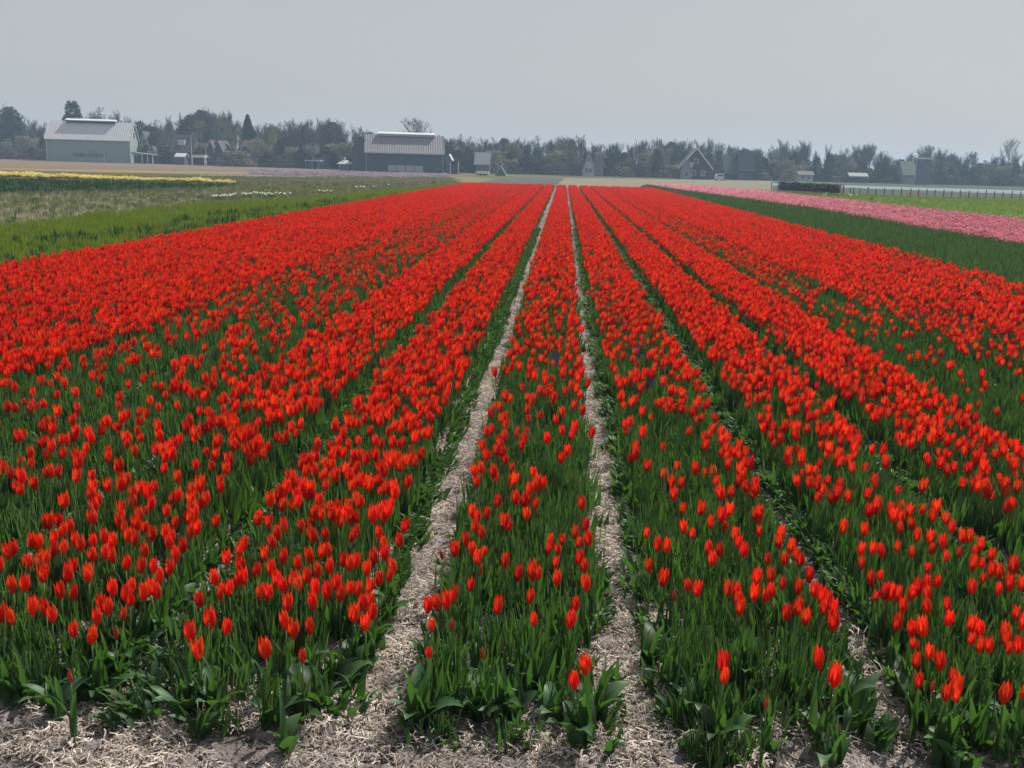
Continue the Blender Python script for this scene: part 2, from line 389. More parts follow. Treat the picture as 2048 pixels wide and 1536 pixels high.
# floppy leaves of the bed edges
P, Rt, S = [], [], []
for x0, x1, key in BEDS:
    if key[-1] in '56789': continue
    for side, xe in ((-1, x0), (1, x1)):
        big = (key, side) in (('L1', 1), ('R1', -1)) ; furrow = not (key == 'C' or big); inner = key in ('C',)
        m = int((45 - 4.4) * (13 if big and side < 0 else 20 if big else 28 if furrow else 6))
        for y in rng.uniform(4.5, 45, m):
            x = xe + rng.normal(0, .035) + side * (.0 if big and side < 0 else .05 if big else .02 * min(1, max(0, (y - 5.6))) if furrow else -.03)
            if y < front_y(x): continue
            P.append((x, y, 0)); Rt.append((rng.normal(0, .1), rng.normal(0, .1), (0 if side > 0 else math.pi) + rng.normal(0, .3))); S.append(rng.normal(.6 if inner else .74 if furrow else .8, .12))
scatter('edge_leaves', FE, P, Rt, S, label='broad floppy tulip leaves hanging over the paths')
# straw on the paths and over the near end
P = []
def addstraw(x0, x1, y0, y1, d):
    m = int((x1 - x0) * (y1 - y0) * d)
    for x, y in zip(rng.uniform(x0, x1, m), rng.uniform(y0, y1, m)): P.append((x, y, soil_height(x, y) + rng.uniform(-.012, .01)))
for xa, xb in ((-1.06, -.68), (.33, .60), (1.62, 1.92), (2.9, 3.14), (-2.26, -2.02), (-3.5, -3.38), (4.22, 4.42)):
    main = xb < 1 and xa > -1.5
    addstraw(xa - .03, xb + .03, 4.4, 14 if main else 5.7, 48 if main else 30)
    if main: addstraw(xa, xb, 14, 40, 45)
    if main: addstraw(xa + .05, xb - .02, 40, 125, 16)
addstraw(-3.3, 3.4, 2.6, 4.95, 24); addstraw(-3.3, 3.6, 4.9, 6.5, 8)
P = np.array(P)
g1 = np.array([noise.noise(Vector((x * 1.7, y * 1.7, 9))) for x, y in P[:, :2]])
k = ~((P[:, 1] < 4.75) & (g1 > -.02) & (rng.random(len(P)) < .6)); P = P[k]
P[P[:, 1] > 14, 2] = -.026
scatter('straw', SW, P, rrot(len(P), .07), rng.uniform(.8, 1.25, len(P)), label='loose pale straw strewn over the paths and soil')
# clods at the near end
mb = MB()
CL = []
for k in range(4):
    m2 = MB(); V = []; F_ = []
    n1 = 7
    for i in range(5):
        th = math.pi * i / 4
        for j in range(n1):
            ph = 2 * math.pi * j / n1; q = 1 + .35 * noise.noise(Vector((math.cos(ph) * 2 + k * 9, math.sin(ph) * 2, th * 2)))
            V.append((q * math.sin(th) * math.cos(ph), q * math.sin(th) * math.sin(ph), .6 * q * math.cos(th)))
    m2.add(V, [(i * n1 + j, i * n1 + (j + 1) % n1, (i + 1) * n1 + (j + 1) % n1, (i + 1) * n1 + j) for i in range(4) for j in range(n1)])
    CL.append(m2.mesh('clod', MT['soil']))
n = 16000; X = rng.uniform(-3.4, 3.5, n); Y = 2.6 + rng.beta(1.3, 1.3, n) * 3.0
scatter('soil_clods', CL, [(x, y, soil_height(x, y)) for x, y in zip(X, Y)], rrot(n, .5), rng.gamma(1.6, .003, n) + .002, label='small grey crumbs of soil')

# ------------------------------------------------------------------ the single tulips nearest the camera
# where the photograph shows each bloom (middle of the bloom), unprojected at bloom height
BL = [(26,1169),(48,1166),(22,1232),(1,1227),(65,1214),(92,1213),(103,1227),(86,1149),(122,1180),(146,1183),(135,1149),(147,1261,.8),(182,1270),(194,1232),(203,1206),(213,1213),(226,1175),(251,1188),(263,1170),(260,1199,.8),(246,1228,.7),(232,1266,0),(288,1185),(300,1172),(315,1180),(318,1152),(400,1197),(423,1237,1.1),(452,1252),(379,1261,1.1),(397,1299,1.1),(440,1183),(458,1175),(177,1149),(141,1350,0),
(430,1154),(453,1117),(478,1098),(486,1085),(481,1130),(488,1153),(475,1158),(512,1140),(521,1184),(535,1184),(529,1106),(541,1135),(567,1114),(556,1158),(567,1169),(582,1158),(598,1166),(597,1124),(613,1150),(621,1111),(637,1140),(658,1132),(629,1174),(627,1203),(574,1205),(572,1242),(588,1257,1.1),(621,1252),(532,1296,1.1),(606,1312,.7),(653,1182,1.1),(673,1166),(681,1187),(699,1177,.8),(715,1177),(739,1171),(707,1226,1.1),(728,1205),(739,1197),(746,1223,.9),(731,1244),(759,1156),(778,1151,.8),(787,1132),(733,1135),(699,1127),(686,1119),(712,1122),(749,1114),(770,1106),(798,1080),(658,1098),(642,1101),(619,1065),(627,1072),(701,1070),(715,1062),(556,1065),(569,1052),(548,1083),(759,1065),(767,1083),(739,1049),(806,1052),(673,1046),
(859,1304,.7),(968,1306,0),(1174,1329,1.1),(1150,1358,1.1),(1140,1238,1.1),(1150,1208),(1067,1239,.7),(1059,1192,.9),(994,1212),(855,1208),(875,1205),(893,1202),(901,1192),(864,1251,.7),(901,1248,0),(940,1169,.8),(961,1137,0),(1010,1121,1.1),(1036,1147),(1067,1143,1.2),(1078,1147,.8),(1114,1156),(1111,1124,.8),(1117,1098,.8),(1098,1095,.9),(1101,1078,.8),(1124,1078,.8),(1150,1065,.9),(1155,1085,.8),(1176,1078,1.1),(1156,1114),(1169,1130),(1173,1166,1.1),(909,1098,1.1),(932,1078),(948,1098),(953,1114),(969,1101,.7),(885,1108,0),(925,1049),(951,1052),(964,1065),(1007,1052,.8),(1179,1046),
(1300,1130),(1324,1154,1.2),(1315,1088),(1334,1092),(1318,1052),(1292,1065,.8),(1368,1054),(1354,1049,.8),(1384,1067,.7),(1350,1190,0),(1376,1171,.8),(1393,1177),(1419,1096),(1440,1098),(1425,1117),(1456,1177),(1471,1179),(1476,1197),(1480,1216),(1472,1070),(1479,1083),(1488,1101),(1438,1049),(1458,1046),(1485,1052),(1506,1049),(1518,1062,.8),(1558,1065),(1559,1083),(1536,1117,.8),(1570,1117),(1581,1091),(1592,1106),(1602,1119),(1619,1151),(1510,1153),(1541,1151),(1565,1166,.9),(1508,1184,1.1),(1532,1190,.9),(1541,1182),(1596,1174),(1630,1179),(1643,1192,1.1),(1658,1195,1.1),(1648,1213,1.1),(1666,1213),(1669,1244,1.1),(1574,1223,1.1),(1593,1213),(1613,1234),(1640,1317,1.15),(1669,1351,1.25),(1447,1325,1.1),(1448,1350,.9),(1532,1403,0),
(1664,1046,.8),(1686,1054),(1707,1041),(1729,1059),(1721,1098),(1747,1096),(1764,1101),(1725,1127,.8),(1743,1156),(1759,1150,.7),(1751,1190,.7),(1769,1182,1.1),(1782,1182,1.2),(1795,1187),(1808,1210),(1824,1184),(1837,1174,1.1),(1854,1166,1.1),(1855,1187),(1855,1135,.8),(1873,1161,.9),(1794,1093,.8),(1823,1104,.8),(1782,1049),(1799,1054),(1834,1070),(1858,1072,1.1),(1867,1046),(1888,1083),(1893,1111,.8),(1864,1098,.8),(1888,1052),(1905,1054),(1915,1044),(1926,1072),(1937,1072),(1963,1088),(1919,1104,.7),(1948,1101,.8),(1982,1109),(1946,1127),(1962,1125,.8),(1983,1140),(1946,1174),(1966,1156,.7),(2001,1143),(2027,1132,1.3),(2022,1166,1.1),(1998,1179,.8),(2043,1166),(1855,1213),(1896,1210,.8),(1896,1234),(1794,1244,1.1),(1824,1257,.9),(1846,1255,1.1),(1942,1247,1.1),(1962,1255,1.1),(2009,1263),(2014,1278,.9),(2032,1226,.8),(2045,1244),(2038,1289),(2019,1294,.8),(1980,1291,.9),(1959,1291,.8),(1942,1278,.7),(1860,1302,.9),(1836,1291,0),(1825,1286,.7),(1832,1322,.8),(1881,1322,1.1),(1905,1351,.8),(1915,1369,1.15),(1893,1385,.9),(1911,1390,.7),(1838,1361,.8),(1864,1369,0),(2009,1385,1.1),
(31,1044),(98,1051),(125,1059),(15,1104),(26,1095),(62,1082),(78,1083),(107,1075),(106,1098),(125,1095),(150,1078),(161,1088),(187,1082),(208,1072),(225,1082),(187,1108),(212,1104),(225,1111),(57,1124),(73,1121),(91,1114),(86,1143),(145,1130),(133,1143),(176,1143),(251,1124),(280,1130),(306,1130),(337,1135),(351,1111),(366,1091),(290,1101),(268,1078),(249,1056),(254,1069),(280,1046),(303,1067),(316,1049),(332,1065),(340,1085),(345,1072),(382,1062),(390,1049)]
BL = sorted([(b + (1,))[:3] for b in BL], key=lambda b: -b[1])
ORD = ['first', 'second', 'third', 'fourth', 'fifth', 'sixth', 'seventh', 'eighth', 'ninth', 'tenth', 'eleventh', 'twelfth', 'thirteenth', 'fourteenth', 'fifteenth', 'sixteenth', 'seventeenth', 'eighteenth', 'nineteenth', 'twentieth'] + [a + '-' + b for a in ('twenty', 'thirty', 'forty', 'fifty') for b in ('first', 'second', 'third', 'fourth', 'fifth', 'sixth', 'seventh', 'eighth', 'ninth', 'zero')]
ORD = [o for o in ORD]
for a_, b_ in (('twenty-zero', 'thirtieth'), ('thirty-zero', 'fortieth'), ('forty-zero', 'fiftieth'), ('fifty-zero', 'sixtieth')): ORD[ORD.index(a_)] = b_
BN = [(-2.14, -3.5, 'leftmost bed'), (-.87, -2.14, 'dense bed beside left path'), (.46, -.87, 'middle bed between paths'), (1.77, .46, 'bed right of both paths'), (3.05, 1.77, 'bed beyond dark furrow'), (9, 3.05, 'rightmost bed')]
STR = ['left edge', 'left half', 'centre', 'right half', 'right edge']
cnt = {}; proto = {}
def make_tulip(x, y, h, size, k):
    """thing > blossom, stem, leaf, leaf"""
    bud = size == 0
    r = thing('tulip', None, None, (x, y, soil_height(x, y) - .004), random.uniform(0, 6.28))
    s = h / (STEM_H)
    link('stem', ST[k % 4], r, (0, 0, 0), (0, 0, 0), (1, 1, s))
    if bud: link('blossom', BUD[k % 3], r, (0, 0, h), (random.gauss(0, .1), random.gauss(0, .1), 0))
    else: link('blossom', FL[k % 8], r, (0, 0, h), (random.gauss(0, .08), random.gauss(0, .08), random.uniform(0, 6)), size)
    for j in range(3 if y < 5.6 else 2):
        link('leaf', LF[(k * 3 + j) % 8], r, (0, 0, .01 + .03 * j), (0, 0, j * 2.4 + random.uniform(-.5, .5)), random.uniform(.85, 1.1))
    return r
for i, (u, v, s) in enumerate(BL[:300]):
    hc = .345 + random.gauss(0, .008)
    p = ground_at(u, v, hc); half = .045 * (s or .8)
    t = make_tulip(p[0], p[1], hc - half - soil_height(p[0], p[1]), s * random.uniform(.95, 1.05) if s else 0, i)
    bn = [b for b in BN if p[0] < b[0]][0]; u01 = (p[0] - bn[1]) / (bn[0] - bn[1]); st = min(4, max(0, int(u01 * 5)))
    key = (bn[2], st); c = cnt.get(key, 0); cnt[key] = c + 1
    kind = 'closed dull red tulip bud' if s == 0 else ('narrow small red tulip' if s < .75 else ('wide red tulip' if s > 1.15 else 'red tulip'))
    fr = 'nearest' if c == 0 else ORD[c] + ' nearest'
    t['label'] = '%s, %s on %s of %s' % (kind, fr, STR[st], bn[2]); t['category'] = 'tulip'; t['group'] = 'red tulips at the near ends of the beds'
# leafy plants without bloom along the ragged near edge
def leafy(u, v, nb, nu, size=1.):
    size *= 1.18; nb += 1; nu += 1
    p = ground_at(u, v); x, y = p[0], p[1]
    r = thing('leafy_plant', None, None, (x, y, soil_height(x, y) - .005), random.uniform(0, 6.28))
    for j in range(nb): link('leaf', LB[random.randrange(8)], r, (random.gauss(0, .02), random.gauss(0, .02), 0), (0, 0, j * 2.3 + random.uniform(-.5, .5)), size * random.uniform(.75, 1.1))
    for j in range(nu): link('leaf', LF[random.randrange(8)], r, (random.gauss(0, .025), random.gauss(0, .025), 0), (0, 0, random.uniform(0, 6.28)), size * random.uniform(.8, 1.15))
    return r
LP = [(22,1405,3,5),(62,1400,2,5),(118,1440,3,5),(165,1395,2,6),(205,1405,4,3),(240,1350,4,3),(278,1310,4,3),(325,1265,5,2),(362,1240,4,2),(375,1435,4,5),(392,1480,2,4,.7),(430,1440,4,5),(480,1390,3,6),(535,1455,2,5),(572,1512,2,0,1.1),(600,1440,3,6),(640,1420,4,5),(665,1380,3,5),(700,1345,4,3),(742,1300,4,3),(775,1240,4,3),
      (838,1455,4,6,1.1),(870,1440,4,4),(915,1360,3,5),(955,1440,4,5),(1000,1445,3,4),(1030,1440,4,3),(1065,1385,3,6),(1105,1440,3,3),(1160,1490,5,6,1.1),(1190,1440,3,4),
      (1305,1340,4,3),(1345,1380,4,3),(1390,1440,3,5),(1440,1500,4,6,1.1),(1490,1390,1,7,1.25),(1532,1500,1,3,.7),(1570,1400,2,7),(1630,1480,4,5),(1665,1530,2,5),(1690,1430,4,4),(1800,1400,4,3),(1845,1460,4,4),(1890,1530,3,5,1.1),(1925,1450,4,4),(1960,1500,3,4),(1990,1420,4,5),(2030,1500,3,4)]
cl = {}
for a in LP:
    t = leafy(*a); x = t.location[0]
    bn = [b for b in BN if x < b[0]][0]; c = cl.get(bn[2], 0); cl[bn[2]] = c + 1
    big = 'with broad drooping leaves' if a[2] > a[3] else 'with upright narrow leaves'
    t['label'] = 'leafy plant %s, %s from left before %s' % (big, ORD[c], bn[2]); t['category'] = 'plant'; t['group'] = 'leafy plants at the near ends of the beds'
# the few violet hyacinths that stray into the rows
mb = MB()
for i in range(46):
    z = .16 + .16 * i / 46; a = i * 2.4; r_ = .022 * math.sin(math.pi * (.15 + .8 * i / 46))
    c = Vector((r_ * math.cos(a), r_ * math.sin(a), z)); o = Vector((math.cos(a), math.sin(a), .3)) * .012; s_ = Vector((-math.sin(a), math.cos(a), 0)) * .009; q = Vector((0, 0, .011))
    mb.add([c - s_, c + o - q, c + s_, c + o + q], [(0, 1, 2, 3)])
HY = mb.mesh('flower_spike', MT['violet'])
for u, v, lab in ((1275, 712, 'tall dark violet hyacinth standing out right of the right straw path'), (1252, 640, 'dark violet hyacinth farthest up the bed right of the straw path'), (1302, 768, 'dark violet hyacinth nearest the camera among red tulips'), (1248, 665, 'small violet hyacinth close behind the tallest one'), (1110, 728, 'violet hyacinth inside the middle tulip bed')):
    p = ground_at(u, v, .25); r = thing('hyacinth', lab, 'hyacinth', (p[0], p[1], 0), 0, 'stray violet hyacinths', 1.25)
    link('flower_spike', HY, r)
    for j in range(3): link('leaf', LF[j], r, (0, 0, 0), (0, 0, j * 2.1), .8)
# ------------------------------------------------------------------ the flat fields around
def poly_px(pts, z=0.): return [tuple(ground_at(u, v, z)) for u, v in pts]
def field(name, pts, z, m, label):
    mb = MB(); mb.add([(p[0], p[1], z) for p in pts], [tuple(range(len(pts)))])
    me = mb.mesh(name, m); 
    if me.polygons[0].normal.z < 0: me.flip_normals()
    return tag(link(name, me), label, kind='structure')
FM = lambda n, a, b, s=.6: mat(n, a, .95, 0., var=b, nscale=s)
def in_poly(x, y, P):
    c = np.zeros(len(x), bool); n = len(P)
    for i in range(n):
        x1, y1 = P[i][:2]; x2, y2 = P[(i + 1) % n][:2]
        if y1 == y2: continue
        t = ((y1 > y) != (y2 > y)) & (x < (x2 - x1) * (y - y1) / (y2 - y1) + x1); c ^= t
    return c
def fill(name, srcs, P, d, kind, label, z=0., s=1., tilt=.1, cull=True, thin=0., clump=.35):
    P = np.array([p[:2] for p in P]); x0, y0 = P.min(0); x1, y1 = P.max(0)
    m = int((x1 - x0) * (y1 - y0) * d); X = rng.uniform(x0, x1, m); Y = rng.uniform(y0, y1, m)
    a, b, _ = to_px(X, Y, np.zeros(m)); k = in_poly(X, Y, P) & (a > -500) & (a < 2548)
    if thin: k &= rng.random(m) < np.clip(thin / np.maximum(Y, 1), .12, 1)
    X, Y = X[k], Y[k]; n = len(X); print(name, n)
    fac = np.clip(Y / thin, 1, 2.2) if thin else 1.
    if clump: fac = fac * (1 + clump * np.clip(noise2(X, Y, .35, 3.) * 1.2 + noise2(X, Y, 1.3, 8.) * .7, -1, 1))
    sz = rng.normal(s, .14 * s, n); fz = np.sqrt(fac) if thin else fac
    return scatter(name, srcs, np.stack([X, Y, np.full(n, z)], 1), rrot(n, tilt), np.stack([sz * fac, sz * fac, sz * fz], 1), label=label)
ZB = -.02
XL, XR = -11.85, 10.7
olive = [(XL, 15), (-19, 20), (-19.6, 36), (-20.4, 52), (-17.4, 70), (-14.8, 96), (-12.4, 128), (XL, 128)]
field('grass_strip', olive, ZB, FM('grass_soil', (.09, .14, .022), (.13, .15, .03)), 'bright green grass strip beside the red tulips')
grey = [(-19, 10), (-19.6, 36), (-20.4, 52), (-17.4, 70), (-14.8, 96), (-12.4, 128)] + [tuple(ground_at(*q)[:2]) for q in ((1000, 358), (910, 352), (560, 360), (480, 371), (400, 379), (200, 384), (0, 388))] + [(-60, 50), (-45, 20)]
field('fallow_field', grey, ZB - .005, FM('fallow', (.13, .13, .075), (.18, .165, .115), .35), 'sparse grey green field of spent rows')
dg = poly_px([(0, 388), (200, 384), (400, 379), (480, 371), (478, 368), (200, 361), (0, 355)]); dg = [(-140, 150), ] + [(-75, 66 * 1.15)] + dg
dg = poly_px([(-400, 392), (0, 388), (200, 384), (400, 379), (480, 371)]) + poly_px([(478, 369), (200, 361.5), (0, 355.5), (-400, 343)], .2)
field('green_crop_field', dg, ZB + .004, FM('crop', (.015, .05, .022), (.02, .06, .025)), 'dark green crop below the yellow tulip strip')
yl = poly_px([(-300, 346), (0, 355.5), (200, 362), (470, 370)]) + poly_px([(474, 362), (200, 353), (0, 345), (-300, 336)], .33)
field('yellow_strip', yl, ZB + .008, FM('yellow_soil', (.35, .30, .06), (.2, .22, .04), 1.), 'narrow strip of yellow tulips')
g2 = poly_px([(-300, 337), (0, 346), (200, 354), (474, 364), (560, 361), (800, 357), (600, 350), (400, 348.5), (200, 345), (0, 341), (-300, 333)])
field('green_verge', g2, ZB + .002, FM('verge', (.06, .08, .028), (.11, .085, .035)), 'dull green and brown rows above the yellow strip')
bg_ = poly_px([(-300, 333), (0, 341), (200, 345), (400, 348.5), (500, 350), (500, 341), (300, 335), (150, 330), (0, 325), (-300, 316)])
field('beige_field', bg_, ZB + .006, FM('beige', (.17, .145, .085), (.165, .11, .08), .06), 'beige and tan field in front of the pale barn')
p2 = poly_px([(500, 341), (500, 350), (600, 351), (800, 357), (905, 352), (890, 348.5), (700, 344), (600, 341.5)])
field('lilac_field', p2, ZB + .007, FM('lilac_soil', (.19, .15, .19), (.13, .11, .11), .12), 'pale lilac strip of hyacinths below the dark barn')
p3 = poly_px([(0, 325), (150, 330), (300, 335), (500, 341), (600, 341.5), (700, 344), (640, 337), (400, 330), (150, 324), (0, 320)])
field('pinkish_field', p3, ZB + .003, FM('pinkish', (.18, .14, .125), (.14, .12, .09), .08), 'dull pink strip at the foot of the left trees')
dk = poly_px([(1000, 358), (960, 366), (1075, 368), (1150, 366.5), (1130, 357), (1060, 353)]) 
field('dark_field', dk, ZB + .002, FM('dark_rows', (.07, .085, .075), (.12, .12, .11), .3), 'dark grey green patch behind the end of the red field')
be = [tuple(ground_at(*q)[:2]) for q in ((1130, 356.5), (1300, 358), (1545, 362), (1545, 383), (1500, 382), (1352, 371))] + [(11.3, 141), (10.9, 129), (0, 129), (-1, 150)]
field('sand_field', be, ZB + .004, FM('sand', (.17, .165, .115), (.21, .185, .145), .15), 'pale beige field behind the red and pink tulips')
gs = [(XR, -8), (30, -8), (17.4, 25), (17.2, 40), (16.4, 68), (13.6, 106), (11.5, 143), (XR, 143)]
field('leafy_strip', gs, ZB, FM('leafy_soil', (.045, .08, .03), (.06, .09, .035)), 'green strip of flowerless tulips between red and pink')
pk = [(17.4, 25), (17.2, 40), (16.4, 68), (13.6, 106), (11.5, 143), (15.6, 150), (22.9, 119), (27, 63), (28.5, 45), (33, 25)]
field('pink_strip', pk, ZB + .002, FM('pink_soil', (.10, .09, .05), (.08, .10, .04)), 'soil below the strip of pink tulips')
gr = [(33, 25), (28.5, 45), (27, 63), (22.9, 119), (15.6, 150), (28, 150), (28.3, 146)] + [tuple(ground_at(*q)[:2]) for q in ((1673, 388), (1872, 395), (2060, 398), (2400, 406))] + [(90, 60), (60, 25)]
field('meadow', gr, ZB - .004, FM('meadow_soil', (.07, .13, .03), (.10, .15, .04), .25), 'bright green meadow right of the pink tulips')
wt = poly_px([(1545, 366), (1545, 371), (1700, 376), (2048, 388), (2500, 402), (2500, 392), (2048, 381), (1700, 370.5)])
wm = mat('water', (.13, .17, .20), .7, .05, bump=.4, bscale=2.)
field('water', wt, ZB + .004, wm, 'pale strip of canal water behind the fence')
vg = poly_px([(1545, 371), (1545, 383), (1673, 390), (1872, 396), (2060, 399), (2500, 408), (2500, 402), (2048, 388), (1700, 376)])
field('bank', vg, ZB, FM('bank', (.06, .08, .06), (.10, .10, .08), .3), 'dull grass bank between the fence and the water')
fb = poly_px([(1100, 352), (1545, 362), (1545, 366), (1700, 370.5), (2048, 381), (2500, 392), (2500, 386), (2048, 373.5), (1700, 364.5), (1500, 359.5), (1200, 352)])
field('far_bank', fb, ZB - .004, FM('far_bank', (.06, .085, .05), (.09, .10, .07), .2), 'dark grass below the trees on the right')

for (lab, a, c1, c2, zz) in (('rust brown row above the yellow strip', [(-300, 335), (0, 343.5), (200, 347.5), (400, 351), (400, 353), (200, 350), (0, 346), (-300, 338)], (.14, .085, .03), (.10, .09, .03), .012),
        ('pale row along the edge of the beige field', [(-200, 329), (0, 336), (200, 340.5), (500, 345.5), (500, 347.5), (200, 342.5), (0, 337.5), (-200, 330)], (.24, .21, .16), (.20, .18, .13), .012),
        ('brown furrow across the beige field', [(-100, 325), (0, 329), (200, 333.5), (500, 341.5), (500, 343), (200, 335), (0, 331), (-100, 327)], (.15, .11, .07), (.2, .14, .09), .012),
        ('whitish row of spent flowers left of the dark barn', [(400, 349), (600, 352), (820, 356.5), (820, 358), (600, 354), (400, 350.5)], (.28, .27, .24), (.18, .18, .15), .012)):
    field('field_row', poly_px(a), ZB + zz, FM('row', c1, c2, .3), lab)
# growth on them
def tuft(n, L, W, spread, m, lean=(.0, .35, .2, .9)):
    mb = MB()
    for j in range(n): blade(mb, (random.gauss(0, spread), random.gauss(0, spread), 0), random.uniform(0, 6.28), random.uniform(*L), random.uniform(*W), random.uniform(*lean[:2]), random.uniform(*lean[2:]), seg=2)
    return mb.mesh('tuft', m, True)
def flowers(m, n, spread, h=.33, leafn=0, R_=.028, hh=.075):
    mb = MB()
    for j in range(n):
        x, y = random.uniform(-spread, spread), random.uniform(-spread, spread); z = h * random.uniform(.85, 1.1)
        V = [(x, y, z - hh)] + [(x + R_ * math.cos(a) * q, y + R_ * math.sin(a) * q, zz) for zz, q in ((z - .5 * hh, 1), (z, .6)) for a in (0, 1.26, 2.5, 3.77, 5.0)]
        mb.add(V, [(0, 1 + k, 1 + (k + 1) % 5) for k in range(5)] + [(1 + k, 1 + (k + 1) % 5, 6 + (k + 1) % 5, 6 + k) for k in range(5)] , 0)
        for q in range(leafn): blade(mb, (x, y, 0), random.uniform(0, 6.28), h * .8, .03, .05, .5, seg=2, mi=1)
    return mb.mesh('bloom_clump', [m, MT['leaf_plain']], True)
GR = [tuft(16, (.12, .30), (.012, .02), .10, MT['grass']) for k in range(5)]
DGR = [tuft(10, (.06, .16), (.012, .02), .14, MT['drygrass']) for k in range(4)]
LG = [tuft(12, (.16, .30), (.02, .04), .10, MT['leaf_plain']) for k in range(5)]
PKF = [flowers(MT['pink'], 6, .13, .36, 2) for k in range(5)]
YLF = [flowers(MT['yellow'], 10, .3, .38, 1, .05, .1) for k in range(4)]
LLF = [flowers(MT['lilac'], 10, .5, .25, 1, .07, .12) for k in range(4)]
WHF = [flowers(MT['whitefl'], 5, .09, .34, 2, .035, .06) for k in range(4)]
fill('grass', GR, olive, 30, 'stuff', 'rank bright green grass beside the tulips', s=.85, thin=40., clump=.5)
fill('fallow_growth', DGR, [(-19, 10), (-19.6, 36), (-20.4, 52), (-17.4, 70), (-14.8, 96), (-12.4, 128), (-20, 190), (-60, 110), (-40, 60), (-45, 20)], 6, 'stuff', 'thin dry growth in the grey green field', s=1.2, thin=60.)
fill('green_weeds', LG, [(-19, 20), (-19.6, 36), (-20.4, 52), (-17.4, 70), (-14.8, 96), (-12.4, 128), (-30, 120), (-40, 60), (-35, 20)], .8, 'stuff', 'scattered green weeds in the fallow field', s=.8, thin=60.)
DCR = [tuft(12, (.16, .30), (.02, .04), .10, MT['crop']) for k in range(3)]
fill('crop_leaves', DCR, dg, 2.2, 'stuff', 'dark green crop leaves', s=1.3)
fill('yellow_tulips', YLF, yl, 4.5, 'stuff', 'yellow tulips in a narrow strip')
fill('lilac_hyacinths', LLF, p2, .35, 'stuff', 'lilac hyacinths in a far strip')
fill('leafy_tulips', LG, [(XR, 10)] + gs[2:], 40, 'stuff', 'flowerless green tulips between the red and pink strips', s=1.15, thin=36.)
fill('pink_tulips', PKF, pk, 18, 'stuff', 'thousands of pink tulips in a long strip', s=.95, thin=70., clump=.08)
fill('meadow_grass', GR, gr, 4.5, 'stuff', 'short green meadow grass', s=.55, thin=80.)
fill('dark_weeds', DCR, [(XL, 15), (-15, 20), (-15.5, 36), (-15, 60), (-12.2, 90), (XL, 95)], 2.2, 'stuff', 'dark green weeds among the bright grass', s=1.15, clump=.8)
# self-sown dark plants in the grass strip
mb = MB()
for j in range(26): blade(mb, (random.gauss(0, .07), random.gauss(0, .07), 0), random.uniform(0, 6.28), random.uniform(.3, .5), random.uniform(.03, .06), .05, random.uniform(.3, 1.2), seg=3)
DW = mb.mesh('weed_leaves', MT['leaf'], True)
for i, (u, v, l) in enumerate([(95, 490, 'large dark weed in the bright grass at the left, nearest the corner'), (355, 452, 'dark weed in the bright grass close to the red tulips'), (370, 447, 'darkest weed of the pair beside the red tulips'), (35, 492, 'low dark weed at the left border of the photo'), (572, 425, 'dark weed farthest along the bright grass strip')]):
    p = ground_at(u, v); link('weed', DW, None, (p[0], p[1], 0), (0, 0, i * 1.3), .8 + .1 * (i % 3)); o = C.objects[-1]; tag(o, l, 'weed', 'dark weeds in the grass strip')
# white daffodils left of the grass strip
for i, (u, v) in enumerate([(427, 402), (433, 401), (440, 401), (446, 401), (452, 400), (460, 400), (466, 398), (470, 397), (486, 396), (491, 397), (497, 396), (503, 396), (510, 393), (515, 395), (521, 394), (526, 396), (532, 397), (538, 395), (545, 396), (552, 394), (560, 395), (569, 396), (580, 394), (640, 389), (648, 390), (655, 388), (662, 389), (712, 380), (722, 379), (728, 380), (748, 378), (778, 375)]):
    p = ground_at(u, v + 2); o = link('daffodil_clump', WHF[i % 4], None, (p[0], p[1], 0), (0, 0, i), (1.1, 1.1, 1.2))
    tag(o, 'small clump of white daffodils, %s from left in the white line' % ORD[i], 'flowers', 'white daffodil clumps on the fallow field')

# ------------------------------------------------------------------ trees
def bare_tree(seed, spread=.55, levels=4, up=.75, dense=1.):
    rd = random.Random(seed); tk, cr = MB(), MB()
    def grow(p, d, L, r, lv):
        k = 3 if lv <= 1 else 2; P = [p]; dd = d
        for i in range(k):
            dd = (dd + Vector((rd.gauss(0, .10), rd.gauss(0, .10), rd.gauss(.06, .06)))).normalized(); P.append(P[-1] + dd * L / k)
        if lv <= 1: tk.tube(P, [r * (1 - .45 * i / k) for i in range(k + 1)], 5, cap=False)
        else:
            rr = max(r, .024)
            s = dd.cross(Vector((rd.gauss(0, 1), rd.gauss(0, 1), rd.gauss(0, 1)))).normalized(); V = []
            for i, q in enumerate(P): V += [q - s * rr * (1 - .6 * i / k), q + s * rr * (1 - .6 * i / k)]
            cr.add(V, [(2 * i, 2 * i + 1, 2 * i + 3, 2 * i + 2) for i in range(k)])
        if lv == levels: return
        nb = [11, 5, 5, 4][lv] if lv < 4 else 3
        nb = max(2, int(nb * dense))
        for j in range(nb):
            t = (.28 if lv == 0 else .25) + (.72) * (j + rd.random()) / nb; q = P[0].lerp(P[-1], 0); f = t * k; i = min(k - 1, int(f)); q = P[i].lerp(P[i + 1], f - i)
            az = rd.uniform(0, 6.28) if lv else j * 2.4 + rd.uniform(-.4, .4); base = dd
            side = Vector((math.cos(az), math.sin(az), 0)); nd = (base * rd.uniform(.5, 1.0) + side * spread * rd.uniform(.8, 1.5) + Vector((0, 0, up * rd.uniform(.2, .8)))).normalized()
            grow(q, nd, L * (.62 if lv else .55) * (1.15 - .45 * t) * rd.uniform(.8, 1.2), r * .45, lv + 1)
    grow(Vector((0, 0, 0)), Vector((0, 0, 1)), 8.2, .2, 0)
    zmax = max(v[2] for v in cr.v)
    for m in (tk, cr): m.v = [(a * 10 / zmax, b * 10 / zmax, c * 10 / zmax) for a, b, c in m.v]
    return tk.mesh('trunk', MT['bark'], True), cr.mesh('crown', MT['twig'])
